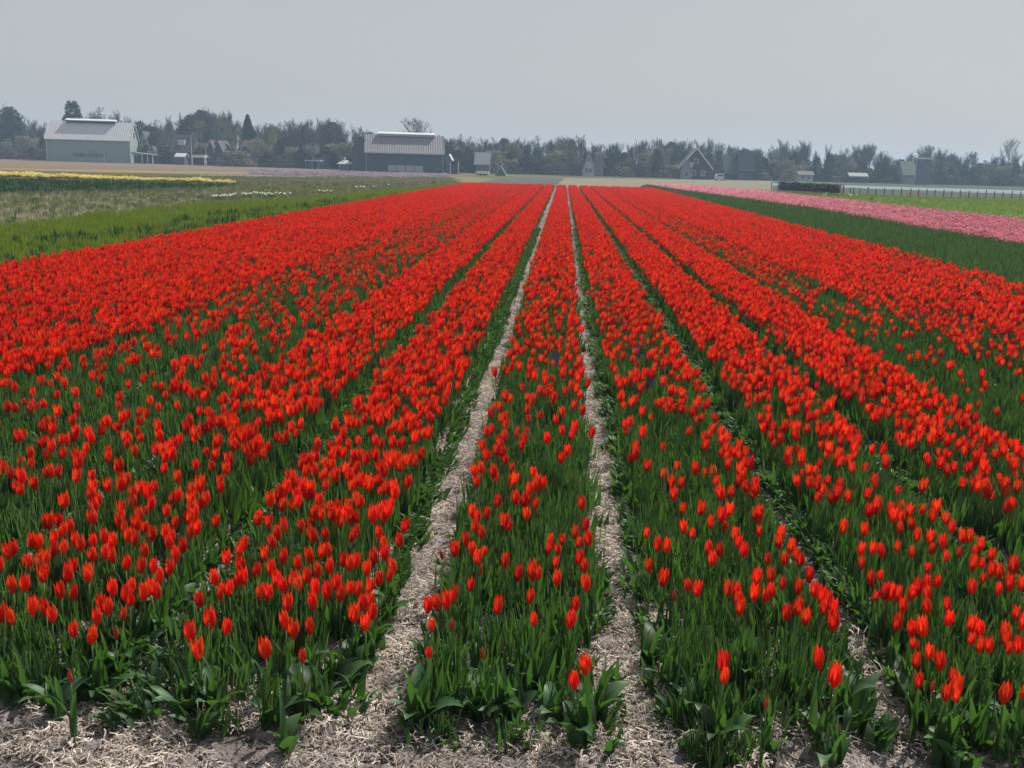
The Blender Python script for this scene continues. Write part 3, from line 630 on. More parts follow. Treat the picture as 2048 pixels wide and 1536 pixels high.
def leaf_cloud(shape, n, sz, m, seed, trunk_h=2.):
    """crown of small leaf sprays; shape(u) -> radius at height fraction u"""
    rd = random.Random(seed); cr, tk = MB(), MB(); lob = [(rd.uniform(0, 6.28), rd.uniform(.15, .95), rd.uniform(.75, 1.15)) for _ in range(14)]
    for i in range(n):
        u = rd.random() ** .85; a = rd.uniform(0, 6.28); r = shape(u)
        q = 1 + .55 * noise.noise(Vector((math.cos(a) * 1.8, math.sin(a) * 1.8, u * 6 + seed)))
        if noise.noise(Vector((math.cos(a) * r * .9, math.sin(a) * r * .9, u * 9 + seed * 3))) < -.12 and rd.random() < .8: continue
        rr = r * q * (rd.random() ** .4); z = 10 * u * (.84 + .16 * q) * (1 + .06 * noise.noise(Vector((math.cos(a) * 3, math.sin(a) * 3, seed))))
        c = Vector((rr * math.cos(a), rr * math.sin(a), z)); s1 = Vector((rd.gauss(0, 1), rd.gauss(0, 1), rd.gauss(0, .7))).normalized() * sz * rd.uniform(.6, 1.4); s2 = s1.cross(Vector((rd.gauss(0, 1), rd.gauss(0, 1), rd.gauss(0, 1)))).normalized() * sz * .55
        cr.add([c - s1, c - s2, c + s1, c + s2], [(0, 1, 2, 3)])
    tk.tube([(0, 0, 0), (.1, 0, 3), (0, .05, 8)], [.22, .16, .04], 6)
    return tk.mesh('trunk', MT['bark'], True), cr.mesh('crown', m)
TB = [bare_tree(1, .35, 4, 1.2), bare_tree(2, .5, 4, .9), bare_tree(3, .25, 4, 1.6), bare_tree(5, .38, 4, 1.3), bare_tree(8, .28, 4, 1.6), bare_tree(13, .6, 4, .8)]
TS = bare_tree(21, .32, 3, 1.1, 1.1)          # slim open tree
TR = bare_tree(34, .95, 4, .9, 1.1)           # round fine crown
cone = lambda u: 2.3 * (1 - u) ** .8 * (u > .08) + .05
ov = lambda u: 2.9 * math.sin(math.pi * min(1, max(0.02, (u * .92 + .06)))) ** .6
TC = leaf_cloud(cone, 4200, .26, MT['conifer'], 3)
TE = [leaf_cloud(ov, 6500, .2, MT['evergreen'], 4), leaf_cloud(lambda u: 2.3 * math.sin(math.pi * min(1, u * .9 + .07)) ** .5, 6000, .2, MT['evergreen'], 9)]
TW = leaf_cloud(lambda u: 2.2 * math.sin(math.pi * min(1, u * .88 + .1)) ** .7, 2600, .2, MT['willow'], 5)
TG = [leaf_cloud(ov, 2600, .17, MT['budding'], 6), leaf_cloud(lambda u: 2.6 * math.sin(math.pi * min(1, u * .9 + .05)) ** .7, 3000, .17, MT['budding'], 16)]
SH = leaf_cloud(lambda u: 5.5 * (1 - u * .8) ** .5, 5200, .3, MT['shrub'], 7)
def tree(meshes, u, vtop, Y, label, group=None, wide=1., name='tree', cat='tree', part_names=('trunk', 'crown')):
    """tree at distance Y whose tip shows at pixel (u, vtop)"""
    p = far_at(u, vtop, Y); h = p[2] + .05
    s = h / 10
    r = thing(name, label, cat, (p[0], Y, -.05), random.uniform(0, 6.28), group, (s * wide, s * wide, s))
    link(part_names[0], meshes[0], r); link(part_names[1], meshes[1], r)
    return r
prof = [(-60, 222), (0, 214), (25, 218), (45, 228), (60, 240), (95, 245), (140, 238), (185, 212), (220, 218), (255, 236), (290, 233), (320, 232), (345, 228), (380, 224), (400, 217), (450, 218), (470, 232), (500, 240), (540, 241), (590, 238), (640, 228), (665, 232), (690, 248), (735, 250), (760, 262), (790, 262), (830, 262), (870, 265), (900, 270), (920, 266), (950, 270), (975, 282), (990, 272), (1010, 268), (1040, 274), (1060, 272), (1100, 272), (1150, 262), (1185, 278), (1200, 281), (1250, 286), (1290, 268), (1320, 278), (1350, 271), (1400, 280), (1440, 275), (1480, 284), (1500, 291), (1530, 293), (1560, 284), (1590, 276), (1618, 282), (1640, 314), (1660, 305), (1700, 290), (1740, 286), (1770, 305), (1790, 300), (1812, 326), (1835, 288), (1860, 284), (1900, 299), (1940, 303), (1966, 322), (1990, 302), (2020, 310), (2045, 300), (2100, 300)]
ptop = lambda u: float(np.interp(u, [a for a, b in prof], [b for a, b in prof]))
dist = lambda u: float(np.interp(u, [0, 600, 1100, 1500, 2048], [372, 320, 330, 345, 372]))
ZN = [(88, 'left of the pale green barn'), (285, 'behind the pale green barn'), (415, 'between the pale barn and the twin gables'), (520, 'between the twin gables and the yellowish tree'), (705, 'between the yellowish tree and the dark barn'), (895, 'behind the dark barn'), (1150, 'between the dark barn and the white gable house'), (1350, 'between the two white gabled houses'), (1520, 'behind the large white gabled house'), (1650, 'left of the gap above the dark hedge'), (1820, 'between the gap and the flat topped tower'), (1960, 'behind the flat topped tower'), (9999, 'at the right border of the photo')]
zone = lambda u: [z for e, z in ZN if u < e][0]
cz = {}
bzc = {}
def bz(z):
    c = bzc.get(z, 0); bzc[z] = c + 1; return c
# back row: reads as one grey wood, trees of it alike
u = -50
while u < 2110:
    v = ptop(u) + random.uniform(4, 15)
    if not (1628 < u < 1652 or 1803 < u < 1822 or 1955 < u < 1975): tree(random.choice(TB + TB + TE[:1]), u, v, dist(u) + random.uniform(14, 30), 'bare back row tree, %s from left %s' % (ORD[bz(zone(u))], zone(u)), 'bare trees of the back row', wide=random.uniform(.9, 1.3))
    u += random.uniform(9, 15)
# front row, each with its own place
u = -40
while u < 2100:
    v = ptop(u) + random.uniform(-5, 6); m = random.choice(TB)
    if 1625 < u < 1655 or 1800 < u < 1824 or 1952 < u < 1978: v += 6
    z = zone(u); c = cz.get(z, 0); cz[z] = c + 1
    tree(m, u, v, dist(u) + random.uniform(-6, 8), 'bare front row tree, %s from left %s' % (ORD[c], z), 'bare trees along the edge of the fields', wide=random.uniform(.8, 1.15))
    u += random.uniform(17, 30)
# lower, darker growth in front of them
cz = {}
u = -30
while u < 2090:
    v = ptop(u) + random.uniform(14, 38); v = min(v, 318 + .0265 * u - 14); m = random.choice(TE[:1] + TG + TB[:4])
    z = zone(u); c = cz.get(z, 0); cz[z] = c + 1
    nm = 'dark bushy tree' if m in TE else ('small budding tree' if m in TG else 'low bare tree')
    tree(m, u, v, dist(u) - random.uniform(8, 16), '%s, %s low one %s' % (nm, ORD[c], z), 'low trees in front of the wood', wide=random.uniform(1.0, 1.5))
    u += random.uniform(20, 38)
# the ones with a shape of their own
tree(TE[1], 144, 207, 330, 'dark ragged evergreen poking up behind the pale barn roof', wide=.8, name='evergreen_tree')
tree(TC, 495, 233, 318, 'dark pointed conifer between the twin gables and the yellowish tree', wide=1.1, name='conifer_tree')
tree(TE[0], 18, 216, 360, 'tall dark tree at the left border of the photo', wide=1.1)
tree(TW, 545, 252, 306, 'tall yellowish green willow in the left wood', wide=.6, name='willow_tree')
tree(TR, 821, 233, 300, 'round fine twigged tree rising above the dark barn roof', wide=.95)
tree(TS, 1655, 281, 352, 'slim bent tree standing alone right of the gap', wide=.8)
tree(TS, 1690, 290, 350, 'slim open tree, second right of the gap', wide=1.)
tree(TS, 1722, 284, 350, 'slim open tree with small round crown, third right of the gap', wide=1.)
tree(TB[1], 1745, 285, 352, 'broad open tree midway between the gap and tower', wide=.9)
tree(TS, 1765, 295, 350, 'slim dark tree just right of the broad open one', wide=.9)
tree(TR, 2030, 275, 350, 'tall fan shaped bare tree at the right border', wide=.6)
tree(TB[2], 450, 217, 330, 'tallest bare tree above the twin gables', wide=.8)
tree(TB[0], 402, 215, 330, 'tall bare tree left of the twin gables', wide=1.)
tree(TE[1], 1490, 300, 318, 'dark evergreen beside the tall dark barn on the right', wide=1.)
tree(SH, 470, 302, 292, 'large grey green shrub right of the twin gables', name='shrub', cat='shrub', wide=2.4, part_names=('stem', 'foliage'))
tree(SH, 985, 301, 296, 'rounded olive bush right of the grey roofed house', name='shrub', cat='shrub', wide=1.1, part_names=('stem', 'foliage'))
tree(SH, 1580, 338, 300, 'dark green bush left of the low white shed', name='shrub', cat='shrub', wide=1.6, part_names=('stem', 'foliage'))
# undergrowth that nobody could count
P = []
for u in np.arange(-80, 2140, 2.2):
    for k in range(3):
        Y = dist(u) - random.uniform(14, 26); p = far_at(u + random.uniform(-6, 6), 340, Y); P.append((p[0], Y, -.1))
UG = [TE[0][1], TE[1][1], TG[0][1], SH[1]]
n = len(P); sx = rng.uniform(.2, .5, n)
scatter('undergrowth', UG, P, rrot(n, 0.), np.stack([sx * 1.5, sx * 1.5, sx * rng.uniform(.4, 1.0, n) * np.where(rng.random(n) < .3, 1.8, 1.)], 1), label='tangled dark undergrowth at the foot of the trees')

# ------------------------------------------------------------------ buildings
BM = {}
def bm_(name, col, rough=.7, var=None, s=1., spec=.3):
    if name not in BM: BM[name] = mat(name, col, rough, spec, var=var, nscale=s)
    return BM[name]
pale = bm_('pale_green_cladding', (.27, .34, .32), .6, (.23, .30, .29), .5)
rooflt = bm_('pale_fibre_roof', (.50, .51, .52), .6, (.42, .43, .46), .8)
whitep = bm_('white_paint', (.62, .63, .64), .5)
trimp = bm_('dull_white_paint', (.30, .32, .34), .7)
navy = bm_('dark_blue_cladding', (.055, .085, .12), .6, (.07, .10, .135), .6)
rooflilac = bm_('grey_lilac_roof', (.22, .205, .235), .7, (.17, .16, .18), 1.2)
paleblue = bm_('pale_blue_door', (.36, .42, .47), .5)
darkin = bm_('dark_opening', (.012, .014, .018), .6)
tile_d = bm_('dark_roof_tiles', (.06, .055, .06), .8, (.085, .07, .075), 1.5)
brick_d = bm_('dark_brick', (.12, .08, .065), .9, (.09, .065, .06), 2.)
timber = bm_('dark_timber', (.045, .06, .065), .8, (.06, .075, .08), 2.)
tealw = bm_('teal_paint', (.10, .22, .22), .6)
redp = bm_('red_paint', (.55, .08, .06), .5)
glassm = bm_('window_glass', (.05, .07, .09), .12, spec=.8)
greyw = bm_('grey_wall', (.24, .26, .28), .8, (.2, .22, .24), 1.)
rustw = bm_('brown_roof', (.065, .048, .055), .8, (.05, .04, .045), 1.5)

def place(name, label, cat, u, v, Y, rz=0., group=None):
    p = far_at(u, v, Y); return thing(name, label, cat, (p[0], Y, -.05), rz, group)
def px_m(Y): return Y / FPX       # metres per photo pixel at distance Y
def barn(name, label, u0, u1, Yl, Yr, eave, ridge, depth, wallm, roofm, trimm):
    """long barn; origin at its near left corner, x along the front, y into depth"""
    a = far_at(u0, 320, Yl); b = far_at(u1, 330, Yr); L = math.hypot(b[0] - a[0], Yr - Yl); rz = math.atan2(Yr - Yl, b[0] - a[0])
    r = thing(name, label, 'barn', (a[0], Yl, -.05), rz)
    hx = .12
    front = MB(); front.box(0, L, 0, .15, 0, eave); part('front_wall', front, wallm, r)
    m = MB(); m.box(0, L, depth - .15, depth, 0, eave); part('back_wall', m, wallm, r)
    for i, x in enumerate((0, L - .15)):
        m = MB(); m.prism([(.15, 0), (depth - .15, 0), (depth - .15, eave), (depth / 2, ridge - .1), (.15, eave)], 'x', x + .003, x + .147); part('gable_wall', m, wallm, r)
    th = .14; ov_ = .35; sl_ = (ridge - eave) / (depth / 2)
    for s in (0, 1):
        # corrugated sheets: ribs run down the slope
        m = MB(); n = int(L / .55); 
        y0, y1 = -ov_, depth / 2; z0, z1 = eave - ov_ * sl_ + .1, ridge + .1
        V = []
        for i in range(2 * n + 1):
            x = -ov_ + (L + 2 * ov_) * i / (2 * n); dz = .07 if i % 2 else 0
            V += [(x, y0, z0 + dz), (x, y1, z1 + dz), (x, y0, z0 - .1), (x, y1, z1 - .1)]
        if s: V = [(x, depth - y, z) for x, y, z in V]
        Fq = []
        for i in range(2 * n):
            o = 4 * i; Fq += [(o, o + 4, o + 5, o + 1), (o + 2, o + 3, o + 7, o + 6), (o, o + 2, o + 6, o + 4)]
        Fq += [(0, 1, 3, 2), (8 * n, 8 * n + 2, 8 * n + 3, 8 * n + 1)]
        m.add(V, Fq); part('roof_slope', m, roofm, r)
    for s in (0, 1):      # bargeboards down both gables
        for x in (-ov_ - .06, L + ov_ + .003):
            m = MB(); y0, y1 = (-ov_, depth / 2) if not s else (depth + ov_, depth / 2); zz0, zz1 = eave - ov_ * sl_, ridge
            m.add([(x, y0, zz0 - .05), (x + .06, y0, zz0 - .05), (x + .06, y1, zz1 - .05), (x, y1, zz1 - .05), (x, y0, zz0 + .28), (x + .06, y0, zz0 + .28), (x + .06, y1, zz1 + .28), (x, y1, zz1 + .28)],
                  [(0, 3, 2, 1), (4, 5, 6, 7), (0, 1, 5, 4), (3, 7, 6, 2), (0, 4, 7, 3), (1, 2, 6, 5)]); part('bargeboard', m, trimm, r)
    m = MB(); m.box(-ov_, L + ov_, -ov_ - .22, -ov_ - .003, eave - ov_ * sl_ - .02, eave - ov_ * sl_ + .2); part('gutter', m, trimm, r)
    for x in (-.05, L - .1):
        m = MB(); m.box(x, x + .15, -.06, -.003, 0, eave - .02); part('corner_trim', m, trimm, r)
    return r, L
# pale barn
b1, L1 = barn('pale_barn', 'large pale green barn with light grey roof and ridge vent at the left', 94, 262, 309, 313, 6.6, 11.7, 11., pale, rooflt, whitep)
m = MB(); m.box(L1 * .20, L1 * .79, 4.6, 6.4, 11.4, 12.0); part('ridge_vent', m, darkin, b1)
m = MB(); m.prism([(4.2, 12.003), (6.8, 12.003), (6.8, 12.15), (5.5, 12.6), (4.2, 12.15)], 'x', L1 * .195, L1 * .795); part('vent_cap', m, whitep, b1)
# dim dark blue lettering too small to read: a row of uprights of unequal width
x = L1 * .315
for k, (wd, hh, bar) in enumerate([(.5, 1, 1), (.45, 1, 0), (.5, 1, 1), (.2, 1, 0), (.55, 1, 1), (.5, 1, 0), (.3, 1.5, 0), (.55, 1, 1), (.5, 1.6, 0), (.2, 1, 0), (.55, 1.2, 1), (.5, 1, 1), (.45, 1.3, 0)]):
    m = MB(); m.box(x, x + .16, -.05, -.003, 1.5, 1.5 + 1.15 * hh)
    if bar: m.box(x + .163, x + wd, -.05, -.003, 2.0, 2.2)
    m.box(x + wd, x + wd + .14, -.05, -.003, 1.5, 2.65); part('letter_mark', m, navy, b1); x += wd + .28
m = MB(); m.box(L1 * .675, L1 * .695, -.07, -.003, .05, 2.6); part('door', m, paleblue, b1)
m = MB(); m.box(L1 + .003, L1 + .06, 3.8, 7.0, 0, 3.4); part('gable_door', m, darkin, b1)
m = MB(); m.box(L1 + .003, L1 + .07, 4.9, 6.1, 7.4, 8.8); part('gable_window', m, glassm, b1)
# smaller barn behind its right gable
def house(name, label, cat, u0, u1, vbase, Y, eave, ridge, depth, wallm, roofm, trimm, gable_front=True, rz=0., wins=(), chim=False, group=None, trimw=.22):
    a = far_at(u0, vbase, Y); Wd = (u1 - u0) * px_m(Y)
    r = thing(name, label, cat, (a[0], Y, -.05), rz, group)
    if gable_front:
        m = MB(); m.prism([(0, 0), (Wd, 0), (Wd, eave), (Wd / 2, ridge), (0, eave)], 'y', 0, depth); part('wall', m, wallm, r)
        sl = (ridge - eave) / (Wd / 2)
        for s in (0, 1):
            m = MB(); X0, X1 = (-.4, Wd / 2) if not s else (Wd + .4, Wd / 2); z0 = eave - .4 * sl + .02; z1 = ridge + .02
            q = [(X0, z0), (X1, z1), (X1, z1 + .25), (X0, z0 + .25)]; m.prism(q, 'y', -.5, depth + .5); part('roof_slope', m, roofm, r)
            m = MB(); q = [(X0, z0 - .1), (X1, z1 - .1), (X1, z1 + .27 + trimw * .5), (X0, z0 + .27 + trimw * .5)]; m.prism(q, 'y', -.6, -.503); part('bargeboard', m, trimm, r)
    else:
        m = MB(); m.prism([(0, 0), (depth, 0), (depth, eave), (depth / 2, ridge), (0, eave)], 'x', 0, Wd); part('wall', m, wallm, r)
        sl = (ridge - eave) / (depth / 2)
        for s in (0, 1):
            m = MB(); Y0, Y1 = (-.4, depth / 2) if not s else (depth + .4, depth / 2); z0 = eave - .4 * sl + .02; z1 = ridge + .02
            m.prism([(Y0, z0), (Y1, z1), (Y1, z1 + .22), (Y0, z0 + .22)], 'x', -.35, Wd + .35); part('roof_slope', m, roofm, r)
        m = MB(); m.box(-.35, Wd + .35, -.62, -.403, eave - .4 * sl, eave - .4 * sl + .2); part('gutter', m, trimm, r)
    for (fx, z, w_, h_) in wins:
        m = MB(); m.box(fx * Wd - w_ / 2, fx * Wd + w_ / 2, -.06, -.003, z, z + h_); wf = part('window', m, trimm, r)
        m = MB(); m.box(fx * Wd - w_ / 2 + .12, fx * Wd + w_ / 2 - .12, -.08, -.063, z + .12, z + h_ - .12); part('pane', m, glassm, wf)
    if chim:
        m = MB(); m.box(Wd * .7, Wd * .7 + .7, depth * .45, depth * .45 + .7, ridge - .8, ridge + 1.1); part('chimney', m, brick_d, r)
    return r
h = house('small_barn', 'pale green gabled barn peeking out right of the large pale barn', 'barn', 281, 300, 326, 326, 5.6, 9.4, 9., pale, tile_d, trimp, wins=((.5, 6.2, 1., 1.),))
r = place('lean_to', 'dark open lean to with white posts beside the pale barn', 'shed', 285, 325, 311)
m = MB(); m.prism([(-3.2, 2.5), (3.4, 2.5), (3.4, 2.7), (-3.2, 3.3)], 'y', 0, 4); part('roof', m, greyw, r)
m = MB(); m.box(-3, 3.2, 3.4, 3.6, 0, 2.5); part('back_wall', m, timber, r)
for x in (-.2, 1.4, 2.9): m = MB(); m.box(x, x + .22, .1, .3, 0, 2.5); part('post', m, whitep, r)
h = house('gabled_shed', 'narrow teal shed with steep roof right of the lean to', 'shed', 301, 312, 327, 322, 3.2, 5., 5., tealw, tile_d, greyw)
# dark barn
b2, L2 = barn('dark_barn', 'dark blue barn with grey lilac roof and pale ridge skylight', 732, 886, 256, 259, 4.75, 8.9, 10., navy, rooflilac, paleblue)
m = MB(); m.box(L2 * .15, L2 * .90, 4.2, 5.8, 8.7, 9.05); part('ridge_skylight', m, rooflt, b2)
m = MB(); m.prism([(3.9, 9.053), (6.1, 9.053), (6.1, 9.25), (5, 9.65), (3.9, 9.25)], 'x', L2 * .15, L2 * .90); part('skylight_cap', m, whitep, b2)
for k in range(4):
    m = MB(); m.box(L2 * (.285 + .115 * k), L2 * (.285 + .115 * k) + L2 * .108, -.08, -.003, .35, 1.75); part('door_panel', m, paleblue, b2)
m = MB(); m.box(L2 * .27, L2 * .76, -.12, -.082, 1.8, 1.98); part('door_rail', m, navy, b2)
r = place('barn_annex', 'low dark annex with sloping roof against the left end of the dark barn', 'shed', 704, 340, 259)
m = MB(); m.prism([(0, 0), (3.35, 0), (3.35, 7.4), (0, 5.3)], 'y', 0, 7.5); part('wall', m, navy, r)
m = MB(); m.prism([(-.2, 5.25), (3.35, 7.45), (3.35, 7.65), (-.2, 5.45)], 'y', -.3, 7.7); part('roof', m, tile_d, r)
h = house('small_shed', 'small grey blue shed against the right end of the dark barn', 'shed', 892, 902, 349, 262, 3.4, 4.5, 4., greyw, rooflt, trimp)
r = place('lean_to', 'dark canopy on pale posts right of the dark barn', 'shed', 908, 352, 258)
m = MB(); m.box(-1.2, 1.2, 0, 3, 3.0, 3.2); part('roof', m, tile_d, r)
for x in (-1.0, .9): m = MB(); m.box(x, x + .18, .1, .28, 0, 3.0); part('post', m, whitep, r)
m = MB(); m.box(-1, 1, 2.7, 2.9, 0, 3); part('back_wall', m, navy, r)
# houses among the trees, left to right
for u0, u1, v, Y, lab in ((-4, 12, 318, 352, 'low dark shed at the left border with a white roof edge'), (34, 56, 319, 346, 'low shed with brightest white roof left of the pale barn'), (58, 84, 320, 344, 'long low grey roofed shed touching the pale barn')):
    h = house('low_shed', lab, 'shed', u0, u1, v, Y, 2.4, 3.6, 5, timber, trimp if u0 == 34 else rooflt, trimp, gable_front=False, wins=((.3, 1., .8, .9), (.7, 1., .8, .9)))
house('brown_house', 'brown roofed house with chimney behind the blue shed', 'house', 342, 386, 329, 312, 4.2, 8.6, 9, brick_d, rustw, greyw, gable_front=False, wins=((.3, 1.2, 1.6, 1.6), (.75, 1.2, 1.6, 1.6)), chim=True)
m = MB(); m.box(1.9, 3.9, 1.0, 2.2, 5.6, 7.2); part('dormer', m, paleblue, C.objects['brown_house'])
house('blue_shed', 'small dark blue shed with pale roof below the brown house', 'shed', 352, 369, 329, 304, 2.3, 3.1, 3, navy, rooflt, trimp, gable_front=False)
r = place('carport', 'white roofed open carport left of the twin gables', 'carport', 397, 330, 300)
m = MB(); m.box(-1.9, 1.9, 0, 4, 2.2, 2.95); part('roof', m, whitep, r)
for x in (-1.85, 1.65): m = MB(); m.box(x, x + .2, .1, .3, 0, 2.2); part('post', m, whitep, r)
m = MB(); m.box(-1.8, 1.8, 3.7, 3.9, 0, 2.2); part('back_wall', m, timber, r)
r = place('marker_post', 'red and white post right of the white carport', 'post', 411, 331, 296)
for k, (z0, z1, mm) in enumerate(((0, .7, redp), (.703, 1.5, whitep))): m = MB(); m.box(-.16, .16, -.1, .1, z0, z1); part('band', m, mm, r)
for k, (a, b, lab) in enumerate(((415, 430, 'left dark house of the twin pair with pale pointed bargeboards'), (431, 446, 'right dark house of the twin pair with pale pointed bargeboards'))):
    house('gabled_house', lab, 'house', a, b, 331, 306, 4.6, 7.0, 8, timber, tile_d, trimp, wins=((.5, 1.2, 1., 1.2),), group='twin gabled houses', trimw=.05)
for u, v0, v1, Y, lab in ((384, 270, 330, 296, 'pale flagpole at the left side of the white carport'), (413, 300, 331, 294, 'short pale pole beside the red and white post')):
    r = place('flagpole', lab, 'pole', u, v1, Y); hgt = far_at(u, v0, Y)[2]
    m = MB(); m.tube([(0, 0, 0), (0, 0, hgt * .5), (0, 0, hgt)], [.09, .07, .04], 6); part('pole', m, whitep, r); m = MB(); m.box(-.1, .1, -.1, .1, hgt, hgt + .12); part('finial', m, whitep, r)
house('dark_house', 'dark house under conifers right of the twin gables', 'house', 482, 506, 333, 308, 4.2, 7.4, 8, timber, tile_d, greyw, gable_front=False, wins=((.3, 2.6, 1.8, 1.),))
r = place('pavilion', 'low pavilion with pale flat roof left of the dark barn', 'pavilion', 624, 336, 285)
m = MB(); m.box(-2.1, 2.1, 0, 4, 2.1, 2.35); part('roof', m, paleblue, r); m = MB(); m.box(-1.9, 1.9, 3.6, 3.8, 0, 2.1); part('back_wall', m, navy, r)
for x in (-1.8, -.1, 1.6): m = MB(); m.box(x, x + .2, .1, .3, 0, 2.1); part('post', m, greyw, r)
r = place('kiosk', 'small white kiosk with pointed roof left of the dark barn', 'kiosk', 688, 341, 262)
m = MB(); m.box(-1.3, 1.3, 0, 2.4, 0, 1.7); part('wall', m, greyw, r)
m = MB(); m.add([(-1.75, -.4, 1.703), (1.75, -.4, 1.703), (1.75, 2.8, 1.703), (-1.75, 2.8, 1.703), (-.5, .9, 2.6), (.5, .9, 2.6), (.5, 1.5, 2.6), (-.5, 1.5, 2.6)], [(0, 3, 2, 1), (0, 1, 5, 4), (1, 2, 6, 5), (2, 3, 7, 6), (3, 0, 4, 7), (4, 5, 6, 7)]); part('roof', m, whitep, r)
m = MB(); m.box(-.16, .16, 1.05, 1.35, 2.603, 3.4); part('cupola', m, whitep, r)
for x in (-.7, .1): m = MB(); m.box(x, x + .5, -.05, -.003, .4, 1.5); part('window', m, glassm, r)
house('grey_house', 'house with pale grey roof right of the dark barn', 'house', 950, 977, 348, 285, 2.6, 5.4, 6, timber, greyw, trimp, gable_front=False, wins=((.3, .8, 1.2, 1.2), (.7, .8, 1.2, 1.2)))
r = place('trailer', 'long white box trailer parked below the grey roofed house', 'trailer', 964, 352, 240)
m = MB(); m.box(-1.45, 1.45, 0, 1.6, .35, 1.0); part('body', m, whitep, r)
m = MB(); m.box(-1.35, 1.35, .1, 1.5, .15, .347); part('chassis', m, darkin, r)
for x in (-.5, .3):
    m = MB(); m.tube([(x + .2, -.05, .22), (x + .2, .15, .22)], .22, 10); part('wheel', m, darkin, r)
house('teal_shed', 'tiny teal tent shaped shed right of the white trailer', 'shed', 994, 1009, 351, 248, .5, 1.9, 2.5, tealw, tealw, trimp, wins=((.5, .25, .4, .5),))
house('hidden_house', 'faint grey gabled house half hidden in the middle trees', 'house', 1090, 1112, 350, 326, 3.2, 7.0, 8, greyw, tile_d, greyw, wins=((.35, 1., .9, 1.2), (.65, 1., .9, 1.2)))
house('white_house', 'narrow white house with steep pointed gable right of the middle', 'house', 1165, 1188, 350, 300, 1.9, 7.0, 8, bm_('white_render', (.46, .48, .54), .8), tile_d, trimp, wins=((.5, 4., .8, 1.), (.35, 1., .8, 1.2), (.65, 1., .8, 1.2)))
house('side_wing', 'lower dark wing of the pointed white house with pale gable tips', 'house', 1186, 1206, 351, 306, 3.2, 6.4, 6, greyw, tile_d, trimp, wins=((.5, 1., .9, 1.2),), trimw=.5)
r = house('large_house', 'wide dark roofed house with white sloping bargeboards, right half of the photo', 'house', 1358, 1420, 355, 300, 3.0, 8.2, 8, timber, tile_d, whitep, wins=((.2, .6, 1., 2.), (.45, 1., 1.2, 1.4), (.75, .9, 1.2, 1.4), (.5, 4.2, 1.3, 1.3)), trimw=.3)
m = MB(); m.box(1.5, 3.6, -.10, -.062, 3.2, 4.5); part('balcony_panel', m, whitep, r)
house('front_gable', 'pale lavender gable in front of the wide dark roofed house', 'house', 1363, 1382, 356, 296, 2.4, 5.0, 3.5, bm_('lavender_render', (.28, .30, .38), .8), tile_d, trimp, wins=((.5, .8, .9, 1.2),))
r = place('van', 'small white van parked right of the wide dark roofed house', 'van', 1441, 350, 280)
m = MB(); m.prism([(-.95, .3), (.95, .3), (.95, 1.0), (.8, 1.75), (-.8, 1.75), (-.95, 1.0)], 'y', 0, 4.2); part('body', m, whitep, r)
m = MB(); m.box(-.7, .7, -.03, -.003, 1.05, 1.55); part('windscreen', m, glassm, r)
for x in (-.9, .65):
    for y in (.7, 3.2): m = MB(); m.tube([(x, y, .3), (x + .25, y, .3)], .3, 10); part('wheel', m, darkin, r)
for x in (-.85, .6): m = MB(); m.box(x, x + .25, -.04, -.003, .65, .85); part('headlight', m, glassm, r)
house('tall_barn', 'tall dark barn with steep blue grey roof right of the van', 'barn', 1478, 1505, 354, 312, 3.2, 8.2, 8, timber, bm_('slate_blue_roof', (.045, .055, .085), .8), greyw, gable_front=False, wins=((.15, .5, 1., 1.2),))
house('green_barn', 'low barn with dim mossy roof between the van and tall dark barn', 'barn', 1448, 1472, 354, 316, 2.2, 6.6, 8, timber, bm_('mossy_tiles', (.07, .085, .08), .8), greyw, gable_front=False)
house('low_white_shed', 'low white shed above the dark hedge', 'shed', 1597, 1624, 361, 318, 1.9, 2.8, 4, rooflt, tile_d, greyw, gable_front=False, wins=((.3, .8, .8, .7), (.7, .8, .8, .7)))
house('long_shed', 'long low shed with pale roof between the gap and tower', 'shed', 1699, 1732, 364, 322, 1.9, 2.7, 4, timber, greyw, rooflt, gable_front=False)
house('green_roofed_house', 'grey green hipped house hidden left of the flat topped tower', 'house', 1806, 1830, 366, 330, 2.8, 6.6, 9, greyw, bm_('moss_roof', (.07, .09, .075), .8), greyw, gable_front=False)
r = place('tower_building', 'dark flat topped square building with white top edge on the right', 'building', 1845, 368, 318)
hgt = far_at(1845, 318, 318)[2]
m = MB(); m.box(-1.8, 2.0, 0, 1.6, 0, hgt); part('wall', m, bm_('slate_wall', (.09, .10, .15), .8), r)
m = MB(); m.box(-1.95, 2.15, -.2, 1.8, hgt + .003, hgt + .4); part('roof_edge', m, whitep, r)
m = MB(); m.box(-1.95, -1.803, 1.4, 1.6, 1.5, hgt); part('corner_trim', m, whitep, r)
for x in (-1.2, .2):
    for z in (2., 4.6): m = MB(); m.box(x, x + .9, -.06, -.003, z, z + 1.2); part('window', m, glassm, r)

# ------------------------------------------------------------------ hedge, fence, posts, birds
a = ground_at(1553, 384); b = ground_at(1674, 391); L = math.hypot(b[0] - a[0], b[1] - a[1]); rz = math.atan2(b[1] - a[1], b[0] - a[0])
r = thing('hedge', 'dark clipped hedge on stakes in front of the canal', 'hedge', (a[0], a[1], -.02), rz)
m = MB(); rd = random.Random(4)
for i in range(9000):
    x = rd.uniform(0, L); z = .3 + rd.random() * (1.02 + .05 * math.sin(x * 2.1)); y = rd.uniform(0, .7); s = rd.uniform(.04, .09)
    v1 = Vector((rd.gauss(0, 1), rd.gauss(0, 1), rd.gauss(0, 1))).normalized() * s; v2 = v1.cross(Vector((rd.gauss(0, 1), rd.gauss(0, 1), rd.gauss(0, 1)))).normalized() * s * .6; c = Vector((x, y, z))
    m.add([c - v1, c - v2, c + v1, c + v2], [(0, 1, 2, 3)])
